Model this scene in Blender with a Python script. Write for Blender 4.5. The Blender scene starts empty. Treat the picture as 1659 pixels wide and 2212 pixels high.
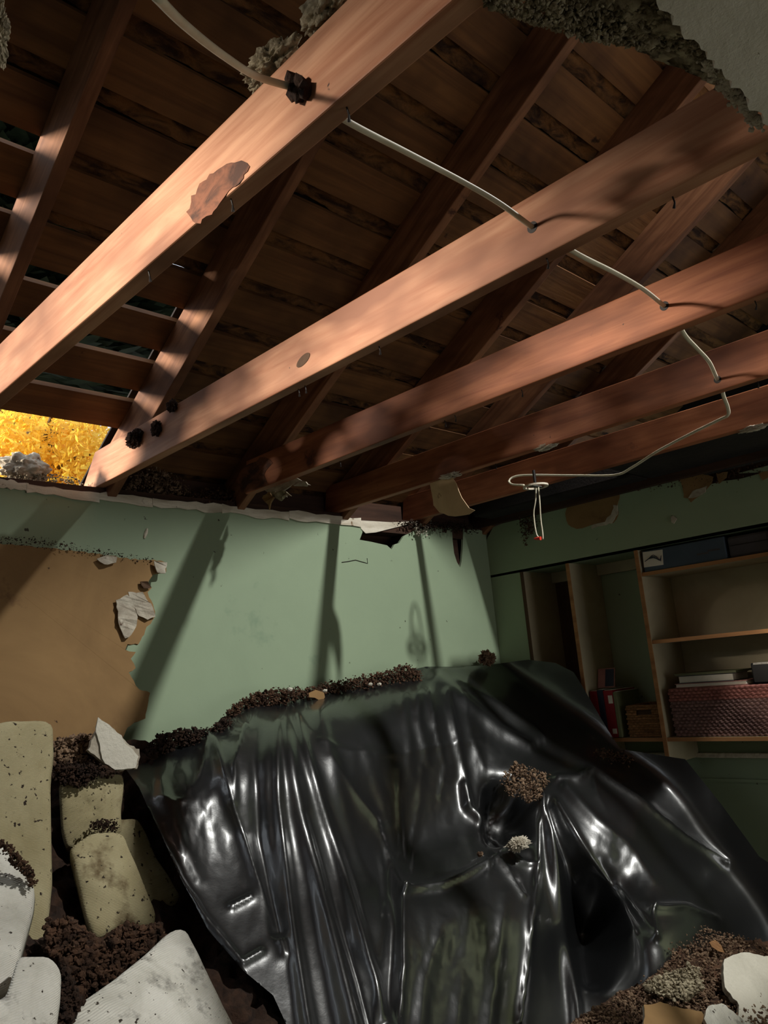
import bpy, bmesh, math, random
import numpy as np
from mathutils import Vector, Matrix, noise
from mathutils.geometry import tessellate_polygon

scene = bpy.context.scene
random.seed(7)

# ------------------------------------------------------------------ camera
CAM = np.array([0.0, 0.0, 1.63])
AX = np.array([0.71590374, 0.08190079, 0.69337875])     # room axes seen from the camera (right, down, forward)
AY = np.array([-0.69283039, 0.2062485, 0.69097583])
AZ = np.array([-0.08641686, -0.97506606, 0.20439743])
FPX, CX, CY = 1704.9, 829.5, 1106.0
cam_data = bpy.data.cameras.new('camera')
cam_data.lens = FPX / 2212 * 36
cam_data.sensor_width = 36
cam_data.clip_start = 0.02
cam = bpy.data.objects.new('camera', cam_data)
scene.collection.objects.link(cam)
M = Matrix(((AX[0], -AX[1], -AX[2], 0), (AY[0], -AY[1], -AY[2], 0), (AZ[0], -AZ[1], -AZ[2], 0), (0, 0, 0, 1)))
cam.matrix_world = Matrix.Translation(CAM.tolist()) @ M
scene.camera = cam

# ------------------------------------------------------------------ world, sun, lights, exposure
world = bpy.data.worlds.new('sky')
scene.world = world
world.use_nodes = True
bg = world.node_tree.nodes['Background']
bg.inputs[0].default_value = (0.86, 0.93, 1.0, 1)
bg.inputs[1].default_value = 1.3


def light(name, kind, loc, aim, energy, color, **kw):
    d = bpy.data.lights.new(name, kind)
    d.energy = energy
    d.color = color
    for k, v in kw.items():
        setattr(d, k, v)
    o = bpy.data.objects.new(name, d)
    scene.collection.objects.link(o)
    o.location = loc
    v = Vector(aim) - Vector(loc)
    o.rotation_euler = v.to_track_quat('-Z', 'Y').to_euler()
    return o


light('sun', 'SUN', (-5, 2.3, 3), (0.0, 0.0, 1.6), 9.0, (1.0, 0.87, 0.72), angle=math.radians(9))
light('roof_hole_daylight', 'AREA', (2.95, -0.64, 4.46), (2.2, 2.5, 1.2), 48, (1.0, 1.0, 0.95), shape='DISK', size=0.16, spread=math.radians(95))
light('added_window_fill', 'AREA', (2.9, -2.5, 1.10), (2.2, 1.0, 1.6), 12, (1.0, 0.97, 0.90), shape='RECTANGLE', size=1.5, size_y=1.1)  # fill light added behind the camera, at a made-up window

vs = scene.view_settings
vs.view_transform = 'Standard'
vs.look = 'None'
vs.exposure = 0.0
vs.gamma = 1.0
vs.use_curve_mapping = False
scene.cycles.use_denoising = True
scene.cycles.max_bounces = 8
scene.cycles.sample_clamp_indirect = 6.0

# ------------------------------------------------------------------ pixel -> place
def ray(px, py):
    d = np.array([(px - CX) / FPX, (py - CY) / FPX, 1.0])
    return np.array([d @ AX, d @ AY, d @ AZ])


def at_y(px, py, y):
    r = ray(px, py)
    return CAM + r * (y / r[1])


def at_x(px, py, x):
    r = ray(px, py)
    return CAM + r * (x / r[0])


def at_z(px, py, z):
    r = ray(px, py)
    return CAM + r * ((z - CAM[2]) / r[2])


# ------------------------------------------------------------------ materials
def srgb(r, g, b):
    def f(c):
        c /= 255.0
        return c / 12.92 if c <= 0.04045 else ((c + 0.055) / 1.055) ** 2.4
    return (f(r), f(g), f(b), 1)


MATS = {}


def mat(name, col, col2=None, rough=0.8, scale=(6, 6, 6), rot=(0, 0, 0), detail=6, lo=0.35, hi=0.7, bump=0.0, bscale=60,
        bstretch=(1, 1, 1), spec=0.3, spots=None, spot_scale=8, spot_at=0.66, spot_w=0.04, spots2=None, spot2_scale=40, spot2_at=0.7, coords='Object',
        metallic=0.0, translucent=0.0, bdist=0.01, wave=None, kind=None):
    m = bpy.data.materials.new(name)
    m.use_nodes = True
    nt = m.node_tree
    N, L = nt.nodes, nt.links
    bsdf = N['Principled BSDF']
    bsdf.inputs['Roughness'].default_value = rough
    bsdf.inputs['Specular IOR Level'].default_value = spec
    bsdf.inputs['Metallic'].default_value = metallic
    tc = N.new('ShaderNodeTexCoord')
    oi = N.new('ShaderNodeObjectInfo')
    add = N.new('ShaderNodeVectorMath'); add.operation = 'ADD'
    mul = N.new('ShaderNodeVectorMath'); mul.operation = 'SCALE'
    mul.inputs['Scale'].default_value = 13.0
    comb = N.new('ShaderNodeCombineXYZ')
    for i in range(3):
        L.new(oi.outputs['Random'], comb.inputs[i])
    L.new(comb.outputs[0], mul.inputs[0])
    L.new(tc.outputs[coords], add.inputs[0]); L.new(mul.outputs[0], add.inputs[1])

    def mapped(sc, rt=(0, 0, 0)):
        mp = N.new('ShaderNodeMapping')
        mp.inputs['Scale'].default_value = sc
        mp.inputs['Rotation'].default_value = rt
        if any(rt):                                        # rotate first, then stretch
            mp.inputs['Scale'].default_value = (1, 1, 1)
            mp2 = N.new('ShaderNodeMapping'); mp2.inputs['Scale'].default_value = sc
            L.new(add.outputs[0], mp.inputs[0]); L.new(mp.outputs[0], mp2.inputs[0])
            return mp2.outputs[0]
        L.new(add.outputs[0], mp.inputs[0])
        return mp.outputs[0]

    def ntex(vec, det=6, rg=0.6, sc=1.0, dist=0.0):
        n = N.new('ShaderNodeTexNoise')
        n.inputs['Scale'].default_value = sc
        n.inputs['Detail'].default_value = det
        n.inputs['Roughness'].default_value = rg
        n.inputs['Distortion'].default_value = dist
        L.new(vec, n.inputs['Vector'])
        return n.outputs['Fac']

    def ramp(fac, a, b):
        r = N.new('ShaderNodeMapRange')
        r.inputs['From Min'].default_value = a; r.inputs['From Max'].default_value = b
        L.new(fac, r.inputs['Value'])
        return r.outputs[0]

    def mix(fac, a, b):
        x = N.new('ShaderNodeMix'); x.data_type = 'RGBA'
        if isinstance(fac, float): x.inputs['Factor'].default_value = fac
        else: L.new(fac, x.inputs['Factor'])
        for s, v in (('A', a), ('B', b)):
            sock = [i for i in x.inputs if i.name == s and i.type == 'RGBA'][0]
            if isinstance(v, tuple): sock.default_value = v
            else: L.new(v, sock)
        return [o for o in x.outputs if o.type == 'RGBA'][0]

    c = col
    if col2 is not None:
        c = mix(ramp(ntex(mapped(scale, rot), detail, 0.6, 1.0, 0.6), lo, hi), col, col2)
    if kind == 'wood':                                     # large slow tone changes on top of the grain
        c = mix(ramp(ntex(mapped((3.0, 2.0, 5.0)), 3), 0.42, 0.68), c, tuple(x * 0.55 for x in col2[:3]) + (1,))
    if spots is not None:
        c = mix(ramp(ntex(mapped((spot_scale,) * 3), 5, 0.65), spot_at, spot_at + spot_w), c, spots)
    if spots2 is not None:
        c = mix(ramp(ntex(mapped((spot2_scale,) * 3), 3, 0.55), spot2_at, spot2_at + 0.03), c, spots2)
    if isinstance(c, tuple): bsdf.inputs['Base Color'].default_value = c
    else: L.new(c, bsdf.inputs['Base Color'])
    if bump or wave:
        b = N.new('ShaderNodeBump')
        b.inputs['Distance'].default_value = bdist
        b.inputs['Strength'].default_value = bump if bump else 0.6
        if wave:
            w = N.new('ShaderNodeTexWave')
            w.wave_type = 'BANDS'; w.bands_direction = 'Z'
            w.inputs['Scale'].default_value = wave
            w.inputs['Distortion'].default_value = 1.2
            w.inputs['Detail'].default_value = 2
            L.new(mapped((1, 1, 1), rot), w.inputs['Vector'])
            L.new(w.outputs['Fac'], b.inputs['Height'])
        else:
            L.new(ntex(mapped(tuple(bscale * s for s in bstretch), rot), 6, 0.65), b.inputs['Height'])
        L.new(b.outputs[0], bsdf.inputs['Normal'])
    if translucent:
        tr = N.new('ShaderNodeBsdfTranslucent')
        if isinstance(c, tuple): tr.inputs['Color'].default_value = c
        else: L.new(c, tr.inputs['Color'])
        ms = N.new('ShaderNodeMixShader'); ms.inputs[0].default_value = translucent
        L.new(bsdf.outputs[0], ms.inputs[1]); L.new(tr.outputs[0], ms.inputs[2])
        L.new(ms.outputs[0], N['Material Output'].inputs['Surface'])
    MATS[name] = m
    return m


SL = math.atan(0.567)
mat('joist_wood', srgb(194, 146, 114), srgb(154, 98, 68), rough=0.6, scale=(26, 2.2, 34), bump=0.25, bscale=20, bstretch=(2, .12, 2), bdist=0.002,
    spots=srgb(96, 62, 50), spot_scale=4.2, spot_at=0.66, spot_w=0.06, spots2=srgb(45, 30, 25), spot2_scale=30, spot2_at=0.74, kind='wood')
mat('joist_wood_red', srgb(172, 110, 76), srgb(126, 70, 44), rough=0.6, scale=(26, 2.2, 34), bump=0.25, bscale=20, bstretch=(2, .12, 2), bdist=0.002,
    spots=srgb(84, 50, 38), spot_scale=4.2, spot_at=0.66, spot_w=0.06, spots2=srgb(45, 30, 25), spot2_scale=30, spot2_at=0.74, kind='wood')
mat('rafter_wood', srgb(150, 106, 76), srgb(100, 62, 40), rough=0.7, scale=(26, 2.2, 34), rot=(SL, 0, 0), bump=0.25, bscale=20, bstretch=(2, .12, 2), bdist=0.002,
    spots=srgb(80, 50, 38), spot_scale=5, spot_at=0.68, kind='wood')
mat('plank_wood', srgb(126, 88, 52), srgb(92, 60, 36), rough=0.75, scale=(1.6, 30, 30), bump=0.3, bscale=20, bstretch=(.12, 2, 2), bdist=0.003,
    spots=srgb(48, 28, 18), spot_scale=6, spot_at=0.68, kind='wood')
mat('shingle', srgb(120, 84, 48), srgb(48, 30, 20), rough=0.9, scale=(9, 26, 26), lo=0.4, hi=0.62, bump=0.8, bscale=40, bdist=0.01)
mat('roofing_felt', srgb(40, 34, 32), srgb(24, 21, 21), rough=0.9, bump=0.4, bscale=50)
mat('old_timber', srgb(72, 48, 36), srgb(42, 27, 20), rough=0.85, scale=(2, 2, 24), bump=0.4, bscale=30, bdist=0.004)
mat('green_paint', srgb(144, 160, 133), srgb(138, 154, 128), rough=0.6, scale=(2, 2, 2), bump=0.12, bscale=120, bdist=0.002, spec=0.25,
    spots=srgb(120, 140, 116), spot_scale=2.5, spot_at=0.66, spot_w=0.1, spots2=srgb(62, 62, 48), spot2_scale=26, spot2_at=0.715)
mat('kraft_paper', srgb(144, 113, 74), srgb(118, 90, 57), rough=0.85, scale=(2.5, 2.5, 2.5), bump=0.12, bscale=30, bdist=0.004,
    spots=srgb(112, 82, 54), spot_scale=5, spot_at=0.64, spot_w=0.08, spots2=srgb(60, 42, 28), spot2_scale=26, spot2_at=0.75)
mat('flap_paper', srgb(206, 178, 142), srgb(186, 158, 124), rough=0.8, scale=(6, 6, 6), spots=srgb(150, 122, 92), spot_scale=12, spot_at=0.66)
mat('gypsum', srgb(196, 188, 172), srgb(140, 128, 112), rough=0.9, scale=(14, 14, 14), bump=0.7, bscale=60, bdist=0.006,
    spots=srgb(86, 66, 50), spot_scale=20, spot_at=0.62, spot_w=0.08)
mat('ceiling_white', srgb(214, 208, 194), srgb(200, 194, 180), rough=0.85, scale=(8, 8, 8), bump=0.8, bscale=70, bdist=0.004)
mat('trim_white', srgb(222, 214, 198), srgb(178, 166, 146), rough=0.8, scale=(5, 30, 30), bump=0.3, bscale=60, spots=srgb(120, 98, 72), spot_scale=16, spot_at=0.66)
mat('insulation', srgb(184, 172, 146), srgb(112, 100, 78), rough=0.95, scale=(38, 38, 38), lo=0.36, hi=0.62, bump=0.8, bscale=120, bdist=0.008)
mat('dirt', srgb(96, 68, 50), srgb(44, 29, 20), rough=0.95, scale=(30, 30, 30), lo=0.35, hi=0.65, bump=0.8, bscale=130, bdist=0.008,
    spots=srgb(146, 116, 92), spot_scale=45, spot_at=0.64, spot_w=0.06)
mat('dirt_dark', srgb(62, 42, 30), srgb(26, 17, 13), rough=0.95, scale=(30, 30, 30), bump=0.8, bscale=120, bdist=0.008)
mat('dirt_light', srgb(150, 124, 100), srgb(78, 56, 42), rough=0.95, scale=(34, 34, 34), lo=0.38, hi=0.62, bump=0.8, bscale=130, bdist=0.008)
mat('cable_white', srgb(206, 200, 180), srgb(186, 178, 154), rough=0.5, scale=(12, 12, 12), spec=0.4)
mat('scar', srgb(128, 84, 64), srgb(74, 52, 44), rough=0.85, scale=(20, 14, 30), lo=0.4, hi=0.6, bump=0.6, bscale=40, bdist=0.004)
mat('steel', srgb(140, 140, 136), srgb(90, 86, 80), rough=0.45, scale=(30, 30, 30), metallic=0.8)
mat('nail_dark', srgb(30, 24, 22), rough=0.6)
mat('red_plastic', srgb(205, 60, 45), rough=0.5)
mat('black_plastic', srgb(17, 18, 20), srgb(12, 13, 14), rough=0.35, scale=(3, 3, 3), bump=0.12, bscale=14, bdist=0.010, spec=1.0,
    spots=srgb(44, 40, 38), spot_scale=60, spot_at=0.72, spot_w=0.03)
_bs = MATS['black_plastic'].node_tree.nodes['Principled BSDF']
_bs.inputs['Coat Weight'].default_value = 0.7
_bs.inputs['Coat Roughness'].default_value = 0.13
mat('fabric', srgb(174, 163, 129), srgb(152, 140, 105), rough=0.95, scale=(5, 5, 5), wave=95, bdist=0.003,
    spots=srgb(104, 88, 62), spot_scale=9, spot_at=0.58, spot_w=0.14, spots2=srgb(46, 36, 28), spot2_scale=60, spot2_at=0.64)
mat('fabric_pale', srgb(226, 222, 212), srgb(196, 192, 180), rough=0.95, scale=(9, 9, 9), wave=110, bdist=0.002,
    spots=srgb(150, 146, 138), spot_scale=14, spot_at=0.56, spot_w=0.12, spots2=srgb(60, 52, 44), spot2_scale=70, spot2_at=0.66)
mat('shelf_paint', srgb(174, 164, 138), srgb(158, 147, 122), rough=0.7, scale=(4, 4, 4))
mat('shelf_edge', srgb(168, 122, 78), srgb(134, 92, 56), rough=0.7, scale=(20, 2, 20))
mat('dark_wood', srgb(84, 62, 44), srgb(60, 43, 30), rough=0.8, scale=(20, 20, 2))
mat('wicker', srgb(150, 110, 72), srgb(98, 66, 40), rough=0.8, scale=(60, 12, 60), bump=0.5, bscale=60)
mat('rattan', srgb(128, 98, 92), srgb(84, 60, 58), rough=0.7, scale=(60, 12, 60), bump=0.5, bscale=60)
mat('box_blue', srgb(68, 82, 96), srgb(58, 70, 84), rough=0.6)
mat('box_grey', srgb(74, 70, 74), srgb(60, 56, 60), rough=0.6)
mat('paper', srgb(216, 212, 200), srgb(190, 186, 172), rough=0.8)
mat('red_cover', srgb(140, 28, 36), srgb(112, 20, 28), rough=0.5)
mat('navy_cover', srgb(44, 48, 66), srgb(34, 38, 54), rough=0.5)
mat('olive_cover', srgb(112, 116, 84), srgb(90, 94, 68), rough=0.6)
mat('pink_cover', srgb(166, 120, 112), srgb(146, 100, 94), rough=0.6)
mat('black_gloss', srgb(24, 24, 26), rough=0.25)
mat('carpet', srgb(190, 182, 164), srgb(160, 150, 132), rough=1.0, scale=(20, 20, 20))
mat('bark', srgb(120, 104, 84), srgb(66, 54, 44), rough=0.9, scale=(20, 20, 4), bump=0.6, bscale=30)
mat('leaf_yellow', srgb(250, 226, 100), srgb(240, 190, 60), rough=0.6, scale=(3, 3, 3), translucent=0.5)
mat('leaf_dark', srgb(34, 40, 24), srgb(20, 25, 15), rough=0.95, spec=0.05, scale=(3, 3, 3))
mat('ground', srgb(84, 72, 44), srgb(60, 52, 34), rough=1.0)

# ------------------------------------------------------------------ mesh helpers
COL = scene.collection


class MB:
    def __init__(self):
        self.v, self.f = [], []

    def add(self, vs_, fs_):
        o = len(self.v)
        self.v += [tuple(map(float, p)) for p in vs_]
        self.f += [tuple(i + o for i in q) for q in fs_]
        return self

    def box(self, x0, x1, y0, y1, z0, z1):
        return self.add([(x0, y0, z0), (x1, y0, z0), (x1, y1, z0), (x0, y1, z0), (x0, y0, z1), (x1, y0, z1), (x1, y1, z1), (x0, y1, z1)],
                        [(0, 3, 2, 1), (4, 5, 6, 7), (0, 1, 5, 4), (1, 2, 6, 5), (2, 3, 7, 6), (3, 0, 4, 7)])

    def extrude_yz(self, prof, x0, x1):                    # closed (y, z) outline swept along x
        n = len(prof)
        vv = [(x0, y, z) for y, z in prof] + [(x1, y, z) for y, z in prof]
        ff = [tuple(range(n))[::-1], tuple(range(n, 2 * n))] + [(i, (i + 1) % n, n + (i + 1) % n, n + i) for i in range(n)]
        return self.add(vv, ff)

    def slab(self, pts, normal, th):                       # planar outline with thickness; normal points out of the front
        n = len(pts)
        nv = np.array(normal, float); nv /= np.linalg.norm(nv)
        P = [np.array(p, float) for p in pts]
        e1 = np.cross(nv, (0.3, 0.1, 0.9)); e1 /= np.linalg.norm(e1); e2 = np.cross(nv, e1)
        tris = tessellate_polygon([[Vector((float(p @ e1), float(p @ e2), 0.0)) for p in P]])
        vv = P + [p - nv * th for p in P]
        ff = []
        for a, b, c in tris:
            if np.dot(np.cross(P[b] - P[a], P[c] - P[a]), nv) < 0: a, b, c = a, c, b
            ff += [(a, b, c), (n + c, n + b, n + a)]
        ff += [(i, (i + 1) % n, n + (i + 1) % n, n + i) for i in range(n)]
        return self.add(vv, ff)

    def tube(self, pts, r, seg=8, flat=1.0, cap=True):
        P = [np.array(p, float) for p in pts]
        n = len(P); vv = []; ff = []
        up = np.array([0.31, 0.17, 0.93])
        for i, p in enumerate(P):
            t = P[min(i + 1, n - 1)] - P[max(i - 1, 0)]
            t /= np.linalg.norm(t) + 1e-9
            a = np.cross(t, up); a /= np.linalg.norm(a) + 1e-9
            b = np.cross(a, t)
            rr = r[i] if isinstance(r, (list, tuple)) else r
            for k in range(seg):
                w = 2 * math.pi * k / seg
                vv.append(p + a * math.cos(w) * rr + b * math.sin(w) * rr * flat)
        for i in range(n - 1):
            for k in range(seg):
                k2 = (k + 1) % seg
                ff.append((i * seg + k, i * seg + k2, (i + 1) * seg + k2, (i + 1) * seg + k))
        if cap:
            ff += [tuple(range(seg))[::-1], tuple((n - 1) * seg + k for k in range(seg))]
        return self.add(vv, ff)

    def clod(self, c, r, rng, squash=(1, 1, 1)):
        vv = [Vector(p) for p in ICO_V]
        q = Matrix.Rotation(rng.uniform(0, 6.28), 3, Vector((rng.uniform(-1, 1), rng.uniform(-1, 1), rng.uniform(-1, 1))).normalized())
        out = []
        for p in vv:
            p = q @ (p * rng.uniform(0.62, 1.2))
            out.append((c[0] + p.x * r * squash[0], c[1] + p.y * r * squash[1], c[2] + p.z * r * squash[2]))
        return self.add(out, ICO_F)


_b = bmesh.new()
bmesh.ops.create_icosphere(_b, subdivisions=1, radius=1)
ICO_V = [tuple(v.co) for v in _b.verts]
ICO_F = [tuple(v.index for v in f.verts) for f in _b.faces]
_b.free()
_b = bmesh.new()
bmesh.ops.create_icosphere(_b, subdivisions=5, radius=1)
ICO5_V = [tuple(v.co) for v in _b.verts]
ICO5_F = [tuple(v.index for v in f.verts) for f in _b.faces]
_b.free()


def obj(name, mb, material, parent=None, smooth=False, bevel=0.0, label=None, cat=None, group=None, kind=None):
    v = np.array(mb.v, float)
    lo, hi = v.min(0), v.max(0)
    org = np.array([(lo[0] + hi[0]) / 2, (lo[1] + hi[1]) / 2, lo[2]])
    me = bpy.data.meshes.new(name)
    me.from_pydata((v - org).tolist(), [], mb.f)
    me.update()
    bm = bmesh.new(); bm.from_mesh(me)
    bmesh.ops.recalc_face_normals(bm, faces=bm.faces)
    bm.to_mesh(me); bm.free()
    if smooth: me.polygons.foreach_set('use_smooth', [True] * len(me.polygons))
    me.materials.append(MATS[material])
    o = bpy.data.objects.new(name, me)
    COL.objects.link(o)
    if parent is not None:
        o.parent = parent
        o.location = (Vector(org.tolist()) - world_loc(parent))
    else:
        o.location = org.tolist()
    if bevel:
        md = o.modifiers.new('bevel', 'BEVEL'); md.width = bevel; md.segments = 2; md.limit_method = 'ANGLE'
    tag(o, label, cat, group, kind)
    return o


def world_loc(o):
    v = Vector(o.location)
    while o.parent is not None:
        o = o.parent
        v = v + Vector(o.location)
    return v


def tag(o, label=None, cat=None, group=None, kind=None):
    if label: o['label'] = label
    if cat: o['category'] = cat
    if group: o['group'] = group
    if kind: o['kind'] = kind
    return o


def thing(name, loc, label, cat, group=None):
    o = bpy.data.objects.new(name, None)
    o.empty_display_size = 0.1
    COL.objects.link(o)
    o.location = tuple(map(float, loc))
    return tag(o, label, cat, group)


def resample(pts, step):
    P = [np.array(p, float) for p in pts]
    out = []
    for a, b in zip(P, P[1:] + P[:1]):
        n = max(1, int(np.linalg.norm(b - a) / step))
        out += [a + (b - a) * i / n for i in range(n)]
    return out


def rough_px(pts, step, amp, seed):                        # ragged outline, in pixels
    r = random.Random(seed)
    P = resample(pts, step)
    return [(p[0] + r.uniform(-amp, amp), p[1] + r.uniform(-amp, amp)) for p in P]


def nz(p, s, seed=0.0):
    return noise.fractal(Vector((p[0] * s + seed, p[1] * s - seed * 1.7, p[2] * s + seed * 0.6)), 0.9, 2.0, 4)


def blob(c, size, seed, amp=0.45, s=2.2, amp2=0.2, s2=9.0):   # a lumpy solid
    mb = MB(); vv = []
    for p in ICO5_V:
        d = 1 + amp * nz(p, s, seed) + amp2 * nz(p, s2, seed + 5)
        vv.append((c[0] + p[0] * size[0] * d, c[1] + p[1] * size[1] * d, c[2] + p[2] * size[2] * d))
    return mb.add(vv, ICO5_F)


# ------------------------------------------------------------------ main measures (metres)
ZC = 2.443                     # underside of the joists
JD, JT = 0.142, 0.038          # joist depth, thickness
JX = [0.688, 1.3076, 1.9040, 2.5170, 3.0690]
YB = 2.846                     # face of the back wall
XR = 3.691                     # face of the right wall
XL, YF = -2.2, -2.6
RS = 0.567                     # roof rise per metre
def raf_low(y): return 4.017 - RS * y      # underside of rafters (absolute z)
def roof(y): return 4.207 - RS * y         # underside of the planks

# ------------------------------------------------------------------ the shell
obj('floor', MB().box(XL, 5.0, YF, YB, -0.05, 0.0), 'carpet', kind='structure')

# back wall: one sheet of painted board with a ragged top edge and the torn notch under the corner
top = [(-2.2, 2.400), (0.9, 2.400), (1.5, 2.398)]
wpx = [(300, 1079), (420, 1095), (560, 1110), (660, 1122), (780, 1133), (783, 1150), (777, 1166), (800, 1170), (836, 1178), (846, 1187),
       (852, 1176), (862, 1173), (872, 1158), (884, 1152), (896, 1146), (914, 1138), (926, 1135), (960, 1142), (976, 1139), (978, 1170), (981, 1195),
       (987, 1214), (994, 1226), (997, 1214), (999, 1190), (1001, 1140), (1030, 1143), (1046, 1148)]
ol = [(p[0], p[1]) for p in top] + [(lambda q: (q[0], q[2]))(at_y(u, v, YB)) for u, v in wpx]
ol = [(x, z) for x, z in ol if x < XR + 0.33] + [(XR + 0.33, 2.38), (XR + 0.33, 0.0), (XL, 0.0)]
wall_back = obj('wall_back', MB().slab([(x, YB, z) for x, z in ol], (0, -1, 0), 0.013), 'green_paint', kind='structure')
# framing inside the wall, seen through the tears
for i, sx in enumerate((0.2, 0.8, 1.4, 2.0, 2.6, 3.0, 3.40, 3.75)):
    obj('wall_stud', MB().box(sx, sx + 0.04, YB + 0.014, YB + 0.10, 0.0, 2.36), 'old_timber', wall_back)
obj('sheathing', MB().box(XL, 4.6, YB + 0.102, YB + 0.12, 0.0, 2.44), 'old_timber', wall_back)
obj('top_plate', MB().box(XL, XR + 0.3, YB + 0.004, YB + 0.10, 2.365, 2.441), 'old_timber', wall_back)
0 and obj('torn_layer', MB().slab([at_y(u, v, YB + 0.0135) for u, v in ((770, 1128), (930, 1128), (900, 1150), (850, 1190), (770, 1172))], (0, -1, 0), 0.004), 'old_timber', wall_back)
# pale tape and corner strip still stuck along the top
rng = random.Random(3)
strip = [((0, 1050), (62, 1058)), ((58, 1060), (215, 1080)), ((215, 1078), (330, 1090)), ((330, 1090), (480, 1105)), ((480, 1104), (625, 1122)), ((625, 1118), (780, 1134))]
for i, ((u0, v0), (u1, v1)) in enumerate(strip):
    n = 9; up, dn = [], []
    for k in range(n):
        t = k / (n - 1)
        u, v = u0 + (u1 - u0) * t, v0 + (v1 - v0) * t
        up.append((u, v - 15 + rng.uniform(-3, 3)))
        dn.append((u, v + 3 + rng.uniform(-3, 3)))
    mb = MB().slab([at_y(u, v, YB - 0.006 - 0.002 * (i % 2)) for u, v in up + dn[::-1]], (0, -1, 0), 0.006)
    obj('tape_strip', mb, 'trim_white', wall_back)
mb = MB().slab([at_y(u, v, YB - 0.004) for u, v in ((778, 1124), (845, 1128), (905, 1126), (868, 1136), (812, 1150), (790, 1152), (780, 1142))], (0, -1, 0), 0.005)
obj('tape_strip', mb, 'trim_white', wall_back)
# hairline crack
mb = MB().tube([at_y(u, v, YB - 0.0005) for u, v in ((738, 1215), (752, 1213), (768, 1210), (786, 1215), (794, 1217), (793, 1206))], 0.0022, 5)
obj('crack', mb, 'nail_dark', wall_back)
mb = MB().tube([at_y(u, v, YB - 0.003) for u, v in ((318, 1142), (316, 1150), (313, 1158), (312, 1163))], [0.004, 0.007, 0.006, 0.003], 6)
obj('paint_flake', mb, 'trim_white', wall_back)

# right wall: bulkhead over the shelf alcove, with a ragged top
bpx = [(1046, 1148), (1065, 1139), (1105, 1122), (1171, 1108), (1219, 1095), (1343, 1062), (1380, 1053), (1421, 1042), (1468, 1034), (1531, 1047), (1563, 1039),
       (1600, 1034), (1637, 1024), (1659, 1020)]
ol = [(YB, 2.372)] + [(lambda q: (q[1], q[2]))(at_x(u, v, XR)) for u, v in bpx[1:]]
ol += [(1.35, 2.41), (0.3, 2.43), (YF, 2.43), (YF, 2.146), (YB, 2.146)]
wall_right = obj('wall_right', MB().slab([(XR, y, z) for y, z in ol], (-1, 0, 0), 0.013), 'green_paint', kind='structure')
obj('bulkhead_soffit', MB().box(XR, XR + 0.32, YF, YB - 0.001, 2.146, 2.16), 'green_paint', wall_right)
obj('alcove_back', MB().box(XR + 0.32, XR + 0.335, YF, YB - 0.001, 0.0, 2.42), 'green_paint', wall_right)
obj('wall_return', MB().box(XR, XR + 0.32, 2.632, YB - 0.001, 0.0, 2.146), 'green_paint', wall_right)
obj('top_plate', MB().box(XR + 0.015, XR + 0.105, YF, YB, 2.35, 2.44), 'old_timber', wall_right)
obj('rim_board', MB().box(XR - 0.05, XR - 0.012, YF, YB + 0.05, ZC, ZC + 0.14), 'old_timber', wall_right)
obj('gable_sheathing', MB().box(4.66, 4.70, -5.2, 3.4, 2.40, 5.2), 'roofing_felt', wall_right)
# torn paper patches on the bulkhead
Z7 = lambda u, v: (1050 + u / 2.724, 950 + v / 2.724)
patches = [[(490, 338), (640, 305), (790, 288), (786, 340), (772, 400), (778, 450), (750, 490), (690, 500), (640, 492), (600, 505), (560, 520), (535, 528), (500, 512), (470, 480), (462, 440), (476, 390)],
           [(1140, 225), (1200, 195), (1330, 215), (1330, 260), (1300, 290), (1270, 320), (1230, 345), (1205, 368), (1190, 345), (1165, 345), (1155, 300)],
           [(1350, 200), (1420, 190), (1410, 225), (1370, 255)],
           [(1600, 195), (1659, 185), (1659, 225), (1630, 240)]]
for i, pp in enumerate(patches):
    px = rough_px([Z7(*q) for q in pp], 8, 1.6, 20 + i)
    obj('torn_paper', MB().slab([at_x(u, v, XR - 0.003) for u, v in px], (-1, 0, 0), 0.003), 'kraft_paper', wall_right)
ch = [[(700, 480), (745, 420), (750, 380), (775, 385), (770, 440), (740, 490), (680, 505), (620, 525), (612, 505)], [(1190, 345), (1215, 300), (1260, 285), (1300, 270), (1290, 310), (1240, 335)],
      [(1085, 460), (1100, 448), (1120, 462), (1112, 480), (1105, 498), (1092, 485)]]
for i, pp in enumerate(ch):
    px = rough_px([Z7(*q) for q in pp], 7, 1.5, 40 + i)
    obj('plaster_chip', MB().slab([at_x(u, v, XR - 0.006) for u, v in px], (-1, 0, 0), 0.004), 'gypsum', wall_right)

# walls and ceiling behind the camera
obj('wall_left', MB().box(XL - 0.1, XL, YF, YB, 0, 2.43), 'trim_white', kind='structure')
obj('gable_end', MB().extrude_yz([(-4.2, 2.431), (2.95, 2.431), (2.95, roof(2.95)), (-1.22, roof(-1.22)), (-4.2, roof(-1.22) - 2.98 * RS)], XL - 0.03, XL), 'old_timber', bpy.data.objects['wall_left'])
wf = MB()
wf.box(XL, 2.1, YF - 0.1, YF, 0, 2.43); wf.box(3.7, XR + 0.33, YF - 0.1, YF, 0, 2.43)
wf.box(2.1, 3.7, YF - 0.1, YF, 0, 0.7); wf.box(2.1, 3.7, YF - 0.1, YF, 1.9, 2.43)
obj('wall_front', wf, 'trim_white', kind='structure')
wn = MB()
wn.box(2.1, 2.15, YF - 0.09, YF - 0.03, 0.7, 1.9); wn.box(3.65, 3.7, YF - 0.09, YF - 0.03, 0.7, 1.9); wn.box(2.87, 2.93, YF - 0.09, YF - 0.03, 0.7, 1.9)
wn.box(2.1, 3.7, YF - 0.09, YF - 0.03, 0.7, 0.75); wn.box(2.1, 3.7, YF - 0.09, YF - 0.03, 1.85, 1.9)
obj('added_window', wn, 'trim_white', kind='structure')  # unseen window, added to go with the fill light

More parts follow.
